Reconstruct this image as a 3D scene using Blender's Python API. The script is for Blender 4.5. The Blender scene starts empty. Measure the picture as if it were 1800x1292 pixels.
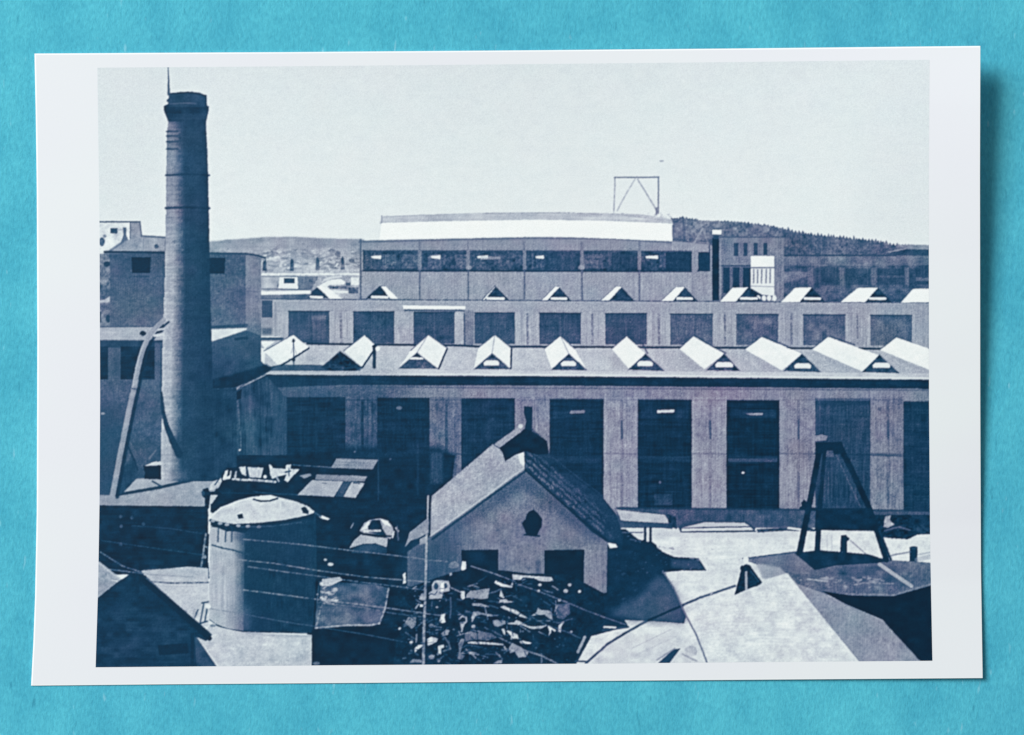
import bpy, math
import numpy as np

# ------------------------------------------------------------------ units
U = 1.0e-4            # one picture unit = 0.1 mm; the print is about 16.6 cm wide
CX, CY = 900.0, 646.0
CAM_H = 0.36          # metres above the table
rng = np.random.default_rng(11)

# ------------------------------------------------------------------ canvas for the printed picture
X0, Y0, X1, Y1 = 160, 98, 1648, 1182
W, H = X1 - X0, Y1 - Y0
YY, XX = np.mgrid[Y0:Y1, X0:X1].astype(np.float32)
YY += .5; XX += .5
T = np.full((H, W), 222, np.float32)
ID = np.zeros((H, W), np.int16)


def vnoise(sx, sy, seed):
    r = np.random.default_rng(seed)
    nx, ny = int(W / sx) + 3, int(H / sy) + 3
    g = r.normal(0, 1, (ny, nx)).astype(np.float32)
    fx = np.arange(W) / sx; fy = np.arange(H) / sy
    ix = fx.astype(int); iy = fy.astype(int)
    tx = (fx - ix).astype(np.float32); ty = (fy - iy).astype(np.float32)
    tx = tx * tx * (3 - 2 * tx); ty = ty * ty * (3 - 2 * ty)
    a = g[iy][:, ix]; b = g[iy][:, ix + 1]; c = g[iy + 1][:, ix]; d = g[iy + 1][:, ix + 1]
    tx = tx[None, :]; ty = ty[:, None]
    return (a * (1 - tx) + b * tx) * (1 - ty) + (c * (1 - tx) + d * tx) * ty


VS = .55 * vnoise(1.7, 24, 1) + .22 * vnoise(4.5, 60, 2)
HS = .6 * vnoise(34, 2.0, 3) + .3 * vnoise(80, 5, 4)
M1 = vnoise(11, 9, 5) + .6 * vnoise(26, 22, 6)
M2 = vnoise(3.2, 3, 7)
GR = vnoise(1.5, 1.5, 8)

PARTS = []            # (name, label, parent index or -1)
cur = 0


def S(name, label=None):
    global cur, base
    PARTS.append((name, label, -1)); cur = base = len(PARTS) - 1


def s(name=None, label=None):
    global cur
    if name is None:
        cur = base; return
    PARTS.append((name, label, base)); cur = len(PARTS) - 1


def go(name):
    """carry on drawing a part begun earlier"""
    global cur, base
    for i, p in enumerate(PARTS):
        if p[0] == name and p[2] == -1:
            cur = base = i; return
    raise KeyError(name)


def put(y0, y1, x0, x1, mask, tone, a, keep):
    sl = (slice(y0, y1), slice(x0, x1))
    T[sl] = T[sl] * (1 - mask * a) + tone * (mask * a)
    if not keep and a >= .5:
        ID[sl][mask > .5] = cur


def tonef(sl, t, g, v, h, m, f):
    tt = t
    if g is not None:            # gradient: (x or y, start, end, second tone)
        k = XX[sl] if g[0] == 'x' else YY[sl]
        q = np.clip((k - g[1]) / (g[2] - g[1]), 0, 1)
        tt = t * (1 - q) + g[3] * q
    return tt + v * VS[sl] + h * HS[sl] + m * M1[sl] + f * M2[sl]


def P(pts, t, g=None, v=0, h=0, m=0, f=0, a=1., keep=False, soft=0):
    p = np.array(pts, np.float32)
    pad = 2 + int(soft * 3)
    x0 = max(int(p[:, 0].min()) - pad - X0, 0); x1 = min(int(p[:, 0].max()) + pad - X0, W)
    y0 = max(int(p[:, 1].min()) - pad - Y0, 0); y1 = min(int(p[:, 1].max()) + pad - Y0, H)
    if x1 <= x0 or y1 <= y0: return
    sl = (slice(y0, y1), slice(x0, x1))
    acc = np.zeros((y1 - y0, x1 - x0), np.float32)
    for ox, oy in ((-.25, -.25), (.25, -.25), (-.25, .25), (.25, .25)):
        x = XX[sl] + ox; y = YY[sl] + oy
        ins = np.zeros(x.shape, bool)
        n = len(p)
        for i in range(n):
            ax, ay = p[i]; bx, by = p[(i + 1) % n]
            if ay == by: continue
            c = (ay > y) != (by > y)
            ins ^= c & (x < (bx - ax) * (y - ay) / (by - ay) + ax)
        acc += ins
    acc *= .25
    if soft: acc = blur(acc, soft)
    put(y0, y1, x0, x1, acc, tonef(sl, t, g, v, h, m, f), a, keep)


def R(x0, y0, x1, y1, t, **k):
    P([(x0, y0), (x1, y0), (x1, y1), (x0, y1)], t, **k)


def E(cx, cy, rx, ry, t, **k):
    P([(cx + rx * math.cos(i * math.pi / 14), cy + ry * math.sin(i * math.pi / 14)) for i in range(28)], t, **k)


def L(pts, w, t, a=1., w2=None, keep=False, dash=0, m=0):
    """stroke along a polyline, width w tapering to w2"""
    n = len(pts) - 1
    w2 = w if w2 is None else w2
    for i in range(n):
        (ax, ay), (bx, by) = pts[i], pts[i + 1]
        wa = w + (w2 - w) * i / n; wb = w + (w2 - w) * (i + 1) / n
        pd = max(wa, wb) / 2 + 2
        x0 = max(int(min(ax, bx) - pd) - X0, 0); x1 = min(int(max(ax, bx) + pd) + 1 - X0, W)
        y0 = max(int(min(ay, by) - pd) - Y0, 0); y1 = min(int(max(ay, by) + pd) + 1 - Y0, H)
        if x1 <= x0 or y1 <= y0: continue
        sl = (slice(y0, y1), slice(x0, x1))
        dx, dy = bx - ax, by - ay
        q = np.clip(((XX[sl] - ax) * dx + (YY[sl] - ay) * dy) / (dx * dx + dy * dy + 1e-6), 0, 1)
        d = np.hypot(XX[sl] - ax - q * dx, YY[sl] - ay - q * dy)
        mk = np.clip((wa + (wb - wa) * q) / 2 - d + .5, 0, 1)
        if dash: mk = mk * np.clip(.75 + dash * M2[sl], 0, 1)
        put(y0, y1, x0, x1, mk, t + m * M1[sl], a, keep)


def blur(a, sg):
    r = max(1, int(sg * 3))
    k = np.exp(-.5 * (np.arange(-r, r + 1) / sg) ** 2); k /= k.sum()
    o = a
    for ax in (0, 1):
        q = np.pad(o, [(r, r) if i == ax else (0, 0) for i in range(2)], mode='edge')
        n = o.shape[ax]
        o = sum(k[j] * (q[j:j + n] if ax == 0 else q[:, j:j + n]) for j in range(2 * r + 1))
    return o.astype(np.float32)


def scatter(n, x0, x1, y0, y1, smin, smax, tones, seed, a=1., keep=True, asp=1.6, tilt=0.):
    r = np.random.default_rng(seed)
    for _ in range(n):
        cx, cy = r.uniform(x0, x1), r.uniform(y0, y1); sz = r.uniform(smin, smax)
        k = r.integers(4, 7); an = np.sort(r.uniform(0, 6.28, k))
        pts = [(cx + sz * asp * math.cos(q) * r.uniform(.6, 1), cy + sz * math.sin(q) * r.uniform(.6, 1) + tilt * sz * math.cos(q)) for q in an]
        P(pts, r.uniform(*tones), a=a, keep=keep)


# ================================================================== the picture, back to front
S('sky', 'pale empty sky filling the upper half of the printed picture')
P([(160, 98), (1648, 98), (1648, 460), (160, 460)], 217, g=('y', 110, 420, 227), m=.8)
P([(160, 98), (330, 98), (270, 420), (160, 420)], 213, a=.55, soft=40, keep=True)
P([(1560, 98), (1648, 98), (1648, 430), (1500, 430)], 216, a=.6, soft=30, keep=True)
E(1163, 283, 4, 1.5, 150, a=.8, keep=True)

S('hills', 'pale distant hills with scattered village houses, left of centre in the printed picture')
P([(360, 428), (400, 421), (435, 420), (470, 417), (520, 416.5), (560, 419), (640, 421), (640, 530), (360, 530)],
  158, g=('y', 418, 480, 176), m=7, f=6, h=6)
P([(365, 425), (430, 420), (470, 417), (520, 417), (580, 420), (640, 421), (640, 434), (460, 437), (365, 440)], 146, m=6, h=5, keep=True, soft=1.5)
scatter(90, 462, 634, 438, 478, 2, 6, (92, 150), 21, a=.75, asp=2.4)
scatter(70, 462, 634, 440, 478, 1.5, 4.5, (190, 222), 22, a=.8, asp=2.2)
scatter(30, 530, 560, 428, 452, 1.5, 4, (100, 150), 23, a=.6)
for i, (tx, ty, th) in enumerate([(465, 464, 24), (513, 465, 22), (558, 463, 24), (602, 462, 24)]):
    s('tree', None); P([(tx - 3.5, ty + th / 2), (tx - 2.5, ty - th / 3), (tx, ty - th / 2), (tx + 3, ty - th / 3), (tx + 4, ty + th / 2)], 80, m=12, f=10)
s()
E(618, 458, 5, 4, 100, keep=True); E(594, 446, 5, 5, 105, keep=True)

S('village_house', 'small pale houses and roofs standing behind the upper factory hall, left')
P([(458, 484), (632, 484), (632, 527), (458, 527)], 165, m=14, f=10)
P([(459, 487), (492, 487), (486, 505), (459, 507)], 172, m=14)
P([(487, 504), (494, 488), (496, 507)], 70, keep=True)
P([(523, 486), (560, 486), (548, 508), (523, 508)], 112, m=12, f=9)
L([(460, 482), (632, 482)], 4, 232, dash=.2)
L([(460, 486), (556, 487)], 1.6, 105, a=.7)
s('house_wall'); P([(491, 487), (523, 487), (524, 508), (489, 507)], 226)
s('window'); R(499, 489, 518, 498, 58, f=6)
s(); L([(460, 508), (545, 509)], 1.6, 80, a=.8)
L([(459, 515), (500, 514.5), (543, 513.5)], 6, 232)
P([(459, 519), (545, 517), (545, 525), (459, 525)], 100, m=12)
P([(548, 512), (562, 503), (572, 518), (578, 524), (545, 524)], 52)
s('roof'); P([(560, 503), (577, 493), (598, 490), (607, 495), (605, 500), (580, 501), (575, 504), (600, 524), (578, 524)], 228, f=5)
P([(563, 497), (575, 487), (600, 484), (603, 488), (585, 490)], 205)
s(); R(617, 488, 631, 501, 225, f=8); R(580, 503, 610, 508, 85, f=20); R(588, 511, 612, 515, 220); R(613, 505, 630, 516, 85, f=20)
R(608, 497, 616, 502, 75); R(600, 517, 631, 524, 150, m=16); L([(545, 522), (566, 523)], 4, 228)

S('wooded_hill', 'dark wooded hill behind the buildings on the right of the printed picture')
r_ = np.random.default_rng(5)
sk = [(1178, 384), (1200, 381), (1233, 388), (1290, 389), (1330, 393), (1355, 397), (1375, 402), (1400, 408), (1430, 413), (1480, 417), (1510, 421), (1550, 425), (1575, 431), (1600, 430), (1648, 432)]
sx_ = np.array([q[0] for q in sk]); sy_ = np.array([q[1] for q in sk])
top = []
x = 1178.
while x < 1648:
    y = np.interp(x, sx_, sy_)
    top += [(x, y + r_.uniform(0, 2.5)), (x + 2.2, y - (r_.uniform(1, 6) if 1370 < x < 1575 else r_.uniform(0, 2)))]
    x += r_.uniform(4, 7)
P(top + [(1648, 530), (1178, 530)], 84, v=7, m=9, f=10)
P([(1178, 385), (1300, 390), (1378, 402), (1378, 420), (1178, 420)], 112, m=14, f=16, keep=True, a=.75)
scatter(60, 1380, 1560, 425, 452, 2, 5, (52, 74), 31, a=.7, asp=.8)
scatter(40, 1380, 1600, 425, 452, 2, 5, (100, 124), 32, a=.6, asp=.9)
P([(1565, 444), (1590, 438), (1648, 440), (1648, 455), (1560, 452)], 56, m=6, keep=True)
L([(1562, 443), (1592, 437)], 2, 150, keep=True); P([(1575, 430), (1648, 431), (1648, 439), (1590, 437)], 132, m=9, keep=True)

S('low_building', 'dark long building below the wooded hill on the right')
P([(1360, 449), (1648, 449), (1648, 535), (1360, 535)], 74, v=7, m=10, f=6)
P([(1360, 450), (1648, 450), (1648, 466), (1360, 468)], 98, v=6, m=8)
L([(1362, 449), (1575, 449)], 3, 58)
P([(1370, 477), (1420, 478), (1416, 486), (1372, 500)], 112, m=14, keep=True, a=.8)
for xx in (1425, 1481, 1536, 1594): P([(xx - 5, 470), (xx + 5, 470), (xx + 4, 515), (xx - 4, 515)], 104, v=8, keep=True, a=.75, soft=1)
for a_, b_ in ((1432, 1474), (1487, 1531), (1542, 1590), (1598, 1640)):
    s('window'); R(a_, 472, b_, 506, 62, v=7, m=6)
s(); P([(1362, 502), (1648, 500), (1648, 512), (1362, 512)], 86, m=12, a=.7, keep=True)
R(1545, 484, 1590, 488, 90, a=.6, keep=True); R(1610, 488, 1640, 494, 120, a=.6, keep=True); R(1362, 517, 1648, 535, 66, m=12, a=.7, keep=True)

S('side_tower', 'grey block with narrow windows standing right of the large back hall')
R(1264, 417, 1378, 530, 120, v=9, m=6)
R(1264, 466, 1320, 530, 98, v=8); L([(1264, 417), (1378, 417)], 2, 80); L([(1264, 467), (1320, 467)], 2.5, 60)
for a_, b_ in ((1290, 1298), (1307, 1314), (1325, 1332), (1342, 1349)):
    s('window'); P([(a_, 427), (b_, 427), (b_, 450), (a_, 450)], 58, v=6)
for a_, b_ in ((1271, 1283), (1288, 1300), (1306, 1319)):
    s('window'); R(a_, 470, b_, 515, 46, v=6)
s(); L([(1266, 430), (1266, 530)], 3, 150, a=.7)
S('white_kiosk', 'small bright white structure with thin columns beside the side tower')
P([(1320, 448), (1361, 448), (1361, 528), (1330, 528), (1320, 508)], 226, m=4)
R(1320, 449, 1361, 469, 240, m=3); L([(1320, 449), (1361, 449)], 1.6, 90); L([(1320, 470.5), (1361, 470.5)], 2, 90)
for xx in (1325, 1332, 1339, 1347, 1354): L([(xx, 474), (xx - .5, 497)], 2.4, 100, a=.85)
L([(1320, 503), (1361, 504)], 1.5, 150); P([(1320, 507), (1340, 518), (1361, 520), (1361, 530), (1320, 530)], 70, m=18, f=20)
for xx in (1333, 1343, 1352, 1361): E(xx, 524, 4, 5, 225)

S('back_hall', 'large rear factory hall with a long white roof, centre of the printed picture')
P([(633, 424), (930, 416), (1245, 426), (1252, 530), (633, 527)], 150, v=7, m=3)
P([(633, 423), (900, 419), (1245, 427), (1245, 440), (633, 440)], 136, v=5, h=5)
L([(632, 425), (760, 422), (930, 418), (1080, 420), (1245, 429)], 4, 96, a=.8); L([(634, 421), (634, 526)], 3.5, 92)
s('window_band', 'dark band of windows under the roof of the back hall')
P([(638, 440), (1226, 441), (1226, 476), (638, 475)], 60, m=9, f=8, v=5)
rr = np.random.default_rng(9)
for xx in np.arange(642, 1222, 7.5):
    a_ = rr.uniform(0, .75)
    R(xx, 444 + rr.uniform(0, 6), xx + rr.uniform(3, 8), 473 - rr.uniform(0, 9), rr.uniform(66, 118), a=a_ if a_ < .5 else .49, keep=True, f=8)
for q in range(150):
    xx = rr.uniform(642, 1218); yy = rr.uniform(446, 470)
    R(xx, yy, xx + rr.uniform(2, 9), yy + rr.uniform(2, 7), rr.uniform(40, 122), a=.42, keep=True, f=10)
for a_, b_ in ((672, 696), (707, 735), (752, 775), (800, 820), (1024, 1060)): R(a_, 447, b_, 472, 108, a=.45, f=18, v=8)
R(1076, 444, 1124, 474, 44, a=.6, keep=True); R(1170, 443, 1216, 475, 40, a=.8, keep=True); R(958, 443, 1020, 474, 50, a=.5, keep=True)
for a_, b_ in ((652, 670), (757, 774), (838, 858), (941, 956), (1134, 1157)):
    P([(a_, 450), (b_, 449), (b_, 455), (a_ + 2, 454)], 232)
P([(845, 450), (880, 452), (880, 455), (845, 457)], 170, a=.6, keep=True)
L([(638, 440.5), (1226, 441.5)], 2, 70); L([(638, 476), (1226, 477)], 3, 42)
s()
for xx in (738, 823, 922, 1023, 1124): R(xx - 3, 424, xx + 3, 474, 126, v=8, a=.9); L([(xx, 476), (xx, 526)], 3, 92); L([(xx - .5, 426), (xx - .5, 440)], 1.5, 100)
R(1216, 440, 1226, 526, 140, v=8); R(1226, 478, 1250, 526, 145, v=9)
s('window'); R(1227, 443, 1249, 477, 44, v=5)
s(); L([(1250, 432), (1250, 527)], 3, 150); E(824, 470, 5, 4, 160, keep=True, a=.7); E(1022, 470, 6, 4, 160, keep=True, a=.7)
s('dark_recess'); R(1252, 418, 1264, 530, 34, m=3)
s('ledge', 'long pale grey raised ledge above the white roof')
P([(671, 380), (760, 377), (840, 374), (930, 373), (1040, 374), (1080, 375), (1130, 377), (1180, 385), (1184, 396), (667, 393)], 188, h=9, m=5)
L([(680, 381), (740, 378), (800, 377)], 1.3, 130, a=.6, dash=.4); L([(850, 375), (1000, 374), (1060, 377)], 1.5, 120, a=.7, dash=.5); L([(1075, 376), (1180, 388)], 2, 150, a=.6, dash=.5)
L([(671, 379.5), (671, 392)], 2, 150); scatter(30, 1075, 1180, 374, 390, 1, 3, (135, 175), 41, a=.6)
s('white_roof', 'long bright white roof of the back hall')
P([(671, 392), (780, 389), (930, 386.5), (1060, 388), (1181, 393), (1182, 424), (1090, 420), (980, 416), (900, 417), (770, 419.5), (667, 421)], 247, m=1)
s()
scatter(26, 1182, 1250, 388, 430, 2, 6, (84, 150), 42, a=.7); R(1200, 386, 1205, 432, 70, a=.5, keep=True); L([(1218, 430), (1235, 402)], 3, 165, a=.7); L([(1235, 402), (1245, 428)], 2.5, 150, a=.6)
P([(1181, 424), (1245, 430), (1245, 440), (1181, 440)], 148, v=7, m=5)
s('roof_vent'); R(1252, 404, 1268, 412, 242); L([(1252, 414), (1268, 414)], 2, 80); R(1254, 414, 1264, 420, 60)
S('roof_gantry', 'thin steel frame with two diagonal braces standing on the roof of the back hall')
L([(1081, 312), (1080, 345), (1079, 373)], 2.2, 142, dash=.25); L([(1080, 312), (1158, 311.5)], 2.4, 112); L([(1157.5, 311), (1157, 375)], 2.4, 112)
L([(1116, 315), (1101, 340), (1085, 370)], 2.6, 158, a=.8, dash=.3); L([(1121, 315), (1138, 343), (1153, 368)], 2.6, 138, a=.9, dash=.2); L([(1154, 366), (1154, 376)], 3, 110)

# ---- upper hall
S('upper_hall', 'middle tier of the factory hall, a pale wall with ten dark square windows')
P([(458, 526), (800, 526), (1648, 531), (1648, 616), (458, 612)], 166, v=12, m=4)
P([(482, 529), (1648, 534), (1648, 549), (482, 545)], 158, v=4, h=5); L([(482, 546), (840, 546), (1648, 552)], 1.5, 132, a=.5)
P([(1250, 532), (1648, 534), (1648, 616), (1250, 613)], 146, v=12, a=.5, keep=True)
s('side_window'); R(460, 528, 479, 558, 72, m=7)
s(); P([(458, 558), (478, 558), (478, 592), (458, 592)], 150, m=8); R(461, 576, 478, 588, 92, soft=1.5); L([(456, 592), (492, 592)], 2.5, 215); P([(458, 593), (500, 593), (496, 598), (458, 598)], 72)
L([(484, 532), (484, 590)], 3, 128, a=.7); L([(490, 550), (490, 592)], 3, 176, a=.6)
WX = [(507, 579), (621, 693), (727, 799), (834, 905), (948, 1021), (1064, 1137), (1178, 1253), (1294, 1368), (1412, 1486), (1530, 1603)]
for i, (a_, b_) in enumerate(WX):
    ty = 546.5 + i * .75
    P([(a_ - 6, ty), (a_, ty), (a_, 606), (a_ - 6, 606)], 172, v=6, keep=True, a=.5); P([(b_, ty), (b_ + 6, ty), (b_ + 6, 606), (b_, 606)], 170, v=6, keep=True, a=.5)
    s('window'); P([(a_, ty), (b_, ty + .5), (b_, 603 + i * .5), (a_, 603 + i * .5)], 62 + (i > 5) * 18, g=('y', 550, 605, 70 + (i > 5) * 18), v=7, h=4, m=5)
    c_ = (a_ + b_) / 2
    L([(c_, ty + 2), (c_, 600)], 2, 92, a=.45); L([(a_ + 18, ty + 3), (a_ + 18, 600)], 1.3, 88, a=.3); L([(b_ - 18, ty + 3), (b_ - 18, 600)], 1.3, 88, a=.3)
    for q in (14, 27, 40): L([(a_ + 2, ty + q), (b_ - 2, ty + q)], 1.2, 84, a=.28)
    L([(a_, ty + 1), (b_, ty + 1)], 2.2, 40, a=.8)
    if i == 0: P([(a_ + 40, ty + 8), (b_ - 6, ty + 8), (b_ - 6, 595), (a_ + 44, 595)], 92, a=.35, m=20, keep=True)
    if i > 6: P([(a_ + 10, ty + 8), (b_ - 10, ty + 8), (b_ - 10, 598), (a_ + 10, 598)], 96, a=.35, m=20, v=10, keep=True)
    s()
for i, xx in enumerate((599, 927, 1041, 1158, 1274, 1391, 1507)):
    L([(xx, 552), (xx + .5, 604)], 4, 92, a=.85, dash=.45); L([(xx - 10, 550), (xx - 10, 605)], 2, 128, a=.4); L([(xx + 11, 550), (xx + 11, 605)], 2, 128, a=.4)
P([(716, 540), (727, 545), (727, 604), (706, 604), (706, 552)], 164, v=7, m=5); P([(801, 553), (815, 553), (815, 609), (801, 609)], 172, m=6); P([(815, 545), (833, 547), (833, 609), (817, 609)], 128, v=10, m=6); R(815, 562, 832, 609, 112, v=8, m=6, a=.8); L([(816, 552), (817, 610)], 2.5, 70)
s('canopy', 'bright white strip canopy over the third window'); P([(708, 537), (818, 538), (818, 543.5), (709, 543)], 240)
s(); L([(712, 545.5), (816, 546)], 3, 78)
L([(460, 525.5), (640, 526.5), (900, 528), (1648, 532)], 2.5, 62, dash=.15); L([(482, 529), (1648, 534.5)], 1.3, 176, a=.5)
# small dormer skylights on the upper roof
S('upper_skylight', 'row of small pointed skylights along the upper roof')
TS = [None,
      dict(g=[(644, 525), (668, 503), (686, 525)], w=[(669, 503), (677, 503), (700, 525), (686, 525)], b=(654, 681)),
      dict(g=[(848, 527), (870, 503), (894, 528)], w=[(848, 527), (869, 504), (871, 504), (852, 527)], b=(857, 885)),
      dict(g=[(961, 528), (981, 504), (1003, 529)], w=[(952, 528), (975, 504), (984, 504), (962, 528)], b=(970, 995)),
      dict(g=[(1069, 528), (1091, 504), (1114, 529)], w=[(1056, 528), (1082, 504), (1093, 504), (1071, 528)], b=None),
      dict(g=[(1181, 529), (1203, 505), (1226, 530)], w=[(1162, 529), (1187, 505), (1204, 505), (1183, 529)], b=(1191, 1216)),
      dict(g=[(1292, 530), (1314, 505), (1338, 530)], w=[(1265, 530), (1287, 506), (1315, 505), (1294, 530)], b=(1303, 1330)),
      dict(g=[(1404, 531), (1426, 505), (1449, 531)], w=[(1372, 531), (1397, 506), (1427, 505), (1406, 531)], b=(1415, 1441)),
      dict(g=[(1519, 531), (1542, 506), (1567, 532)], w=[(1477, 531), (1507, 506), (1543, 506), (1521, 531)], b=(1529, 1556)),
      dict(g=None, w=[(1583, 532), (1604, 508), (1648, 507), (1648, 531)], b=None)]
for d in TS:
    if not d: continue
    s('skylight')
    if d['g']:
        P(d['g'], 48, m=9, f=6); L([d['g'][0], d['g'][1], d['g'][2]], 2, 36, a=.8)
    P(d['w'], 244)
    L([d['w'][0], d['w'][1]], 1.5, 70, a=.6)
    if d['b']: L([(d['b'][0], 524.5 - (d['b'][0] < 700) * 2.5), (d['b'][1], 525 - (d['b'][0] < 700) * 2.5)], 4.6, 232)
s('skylight'); P([(540, 524), (557, 505), (575, 524)], 50); P([(556, 503), (566, 503), (600, 525), (580, 525)], 236); L([(546, 521.5), (566, 522.5)], 4, 232)
# ---- lower roof
S('lower_roof', 'pale lower factory roof carrying the large white skylights')
P([(470, 600), (640, 606), (900, 611), (1648, 615), (1648, 668), (462, 657)], 186, g=('y', 610, 660, 194), m=4, v=3, f=3)
P([(1150, 612), (1648, 615), (1648, 656), (1150, 652)], 166, v=6, a=.6, keep=True)
P([(470, 649), (1648, 656), (1648, 668), (470, 658)], 196, m=4, h=4); L([(700, 649), (1648, 655)], 1.5, 140, a=.35, dash=.5)
L([(540, 604), (600, 605), (800, 607), (840, 609), (1250, 611), (1648, 614)], 4, 46); L([(820, 612), (1648, 617)], 1.5, 196, a=.6)
P([(489, 641), (545, 641), (600, 643), (640, 645), (632, 652), (470, 652)], 78, m=9)
SK = [dict(w=[[(464, 617), (515, 588), (543, 611), (489, 642)], [(458, 600), (484, 600), (465, 613)]], g=None, sh=[(543, 612), (520, 627), (495, 642)]),
      dict(w=[[(604, 617), (640, 589), (661, 608), (636, 645)]], g=[(564, 646), (598, 617), (637, 646), (625, 652), (580, 652)], sh=[(662, 609), (637, 646)]),
      dict(w=[[(753, 588), (786, 612), (769, 647), (733, 620)], [(753, 588), (733, 620), (701, 647), (722, 616)]], g=[(733, 620), (701, 648), (769, 648)], b=(720, 745, 630), sh=[(786, 613), (771, 648)]),
      dict(w=[[(870, 588), (899, 612), (898, 647), (865, 621)], [(870, 588), (865, 621), (833, 648), (841, 611)]], g=[(865, 621), (834, 649), (897, 649)], b=(850, 878, 638), sh=[(899, 613), (898, 648)]),
      dict(w=[[(985, 590), (1010, 613), (1030, 648), (1000, 622)], [(985, 590), (1000, 622), (970, 649), (957, 613)]], g=[(1000, 622), (969, 650), (1032, 651)], b=(986, 1013, 639)),
      dict(w=[[(1075, 613), (1101, 591), (1135, 622), (1106, 649)]], g=[(1135, 622), (1104, 650), (1168, 652)], b=(1120, 1148, 639), x=[(1101, 591), (1128, 606), (1136, 622)]),
      dict(w=[[(1194, 613), (1218, 591), (1273, 622), (1238, 649)]], g=[(1273, 622), (1242, 651), (1301, 652)], b=(1257, 1289, 641), x=[(1219, 590), (1242, 605), (1274, 622)]),
      dict(w=[[(1309, 614), (1338, 592), (1410, 622), (1374, 651)]], g=[(1410, 622), (1377, 652), (1443, 654)], b=(1396, 1426, 643), x=[(1339, 592), (1385, 611)]),
      dict(w=[[(1427, 614), (1455, 592), (1546, 625), (1515, 653)]], g=[(1546, 624), (1516, 654), (1581, 656)], b=(1534, 1565, 642), x=[(1457, 592), (1500, 607)]),
      dict(w=[[(1546, 615), (1575, 593), (1648, 618), (1648, 656)]], g=None)]
for i, d in enumerate(SK):
    s('skylight', 'leftmost white skylight beside the tower' if i == 0 else None)
    if 'x' in d: L([(q[0] + 2, q[1] - 1) for q in d['x']], 3, 60, a=.7)
    for k, q in enumerate(d['w']): P(q, 240 if i > 3 else 232, m=3, f=3)
    if len(d['w']) == 2 and i > 1: L([d['w'][0][0], d['w'][0][3]], 1.8, 150, a=.7); L([d['w'][1][2], d['w'][1][1]], 1.2, 170, a=.5)
    q = d['w'][0]; L([q[0], q[1]] if i in (0, 1, 5, 6, 7, 8, 9) else [d['w'][1][3], q[0], q[1]], 2, 66, a=.7)
    if d['g']:
        P(d['g'], 62 if i != 1 else 38, m=10, f=9); L([d['g'][0], d['g'][1]], 1.5, 70, a=.5); L([d['g'][0], d['g'][2]], 1.5, 70, a=.5)
    if 'b' in d:
        a_, b_, y_ = d['b']; hh = 4.5 if i > 2 else 2
        P([(a_ + 4, y_ - hh), (b_ - 4, y_ - hh), (b_, y_), (b_ - 1, y_ + hh), (a_ + 1, y_ + hh), (a_, y_)], 226)
        P([(d['g'][0][0] - 6, 630 if i > 2 else 626), (d['g'][0][0], 623), (d['g'][0][0] + 6, 629)], 40)
    if 'sh' in d: L(d['sh'], 3, 44)
s(); 
for i in range(5, 10):
    q = SK[i]['w'][0]
    P([(q[0][0] + 2, q[0][1] + 3), (q[3][0] - 2, q[3][1]), (q[3][0] - 30, q[3][1])], 148, a=.45, soft=2, keep=True)
s('vent_post'); L([(516, 597), (516.5, 644)], 1.6, 50); E(516, 599, 2.6, 3.5, 40); E(516, 632, 3, 3.5, 40); L([(512, 620), (516, 606), (521, 622)], 1, 90, a=.6)
s('vent_post'); L([(658, 609), (658, 645)], 6, 48, m=6); E(658, 609, 4, 3, 35); E(664, 613, 4, 4, 230); 
s('eaves', 'dark shaded eaves under the lower roof')
L([(455, 656), (600, 657.5), (1000, 659), (1648, 665)], 3, 210)
P([(455, 658), (600, 659.5), (1000, 661.5), (1648, 667.5), (1648, 684), (1000, 679), (600, 678), (412, 686), (440, 668)], 36, m=3, h=2)
s()
# ---- main hall wall
S('main_hall', 'front wall of the factory hall with tall dark windows between pale piers')
P([(412, 684), (600, 677), (1000, 678), (1648, 684), (1648, 930), (412, 930)], 106, g=('x', 480, 820, 124), v=9, m=4)
P([(412, 684), (700, 676), (740, 930), (412, 930)], 54, a=.92, soft=26, keep=True, v=6, h=4)
P([(780, 681), (800, 681), (1648, 688), (1648, 702), (780, 700)], 124, v=9, m=7, a=.5, keep=True)
L([(480, 699), (1000, 701), (1648, 707)], 2.2, 74, a=.7); L([(600, 680), (1648, 686)], 3, 62, a=.5)
for xx in np.arange(800, 1640, 52): L([(xx, 685), (xx, 699)], 1.2, 80, a=.4)
HX = [(503, 607), (663, 755), (811, 905), (966, 1061), (1121, 1216), (1277, 1370), (1433, 1530), (1588, 1648)]
PX = [(607, 663), (755, 811), (905, 966), (1061, 1121), (1216, 1277), (1370, 1433), (1530, 1588)]
for i, (a_, b_) in enumerate(PX):
    b0 = (70, 98, 124, 142, 140, 130, 116)[i]
    s('pier'); P([(a_, 698), (b_, 698), (b_, 893), (a_, 893)], b0 - 4, g=('y', 700, 893, b0 + 4), v=14, m=6, f=5)
    R(a_ + 1, 700, a_ + 8, 890, b0 + 16, v=8, a=.4)
    c_ = (a_ + b_) / 2 + 2
    L([(c_, 705), (c_, 890)], 5, b0 - 46, a=.75, dash=.3); L([(c_ - 5, 712), (c_ - 5, 880)], 1.4, b0 + 30, a=.35, dash=.4); L([(c_ + 9, 700), (c_ + 9, 888)], 1.6, b0 - 36, a=.55, dash=.3); L([(a_ + 13, 706), (a_ + 13, 888)], 1.4, b0 - 30, a=.4, dash=.4); L([(b_ - 9, 706), (b_ - 9, 888)], 1.4, b0 - 28, a=.4, dash=.4)
    L([(a_, 797), (b_, 798)], 3, b0 - 48, a=.75, dash=.2); L([(a_, 703), (b_, 703)], 1.6, b0 - 40, a=.6)
    if i > 2: L([(c_, 740), (c_ + .5, 770)], 4, 60, a=.7); L([(c_ - 1, 775), (c_, 830)], 2, 150, a=.5)
    s()
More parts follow.
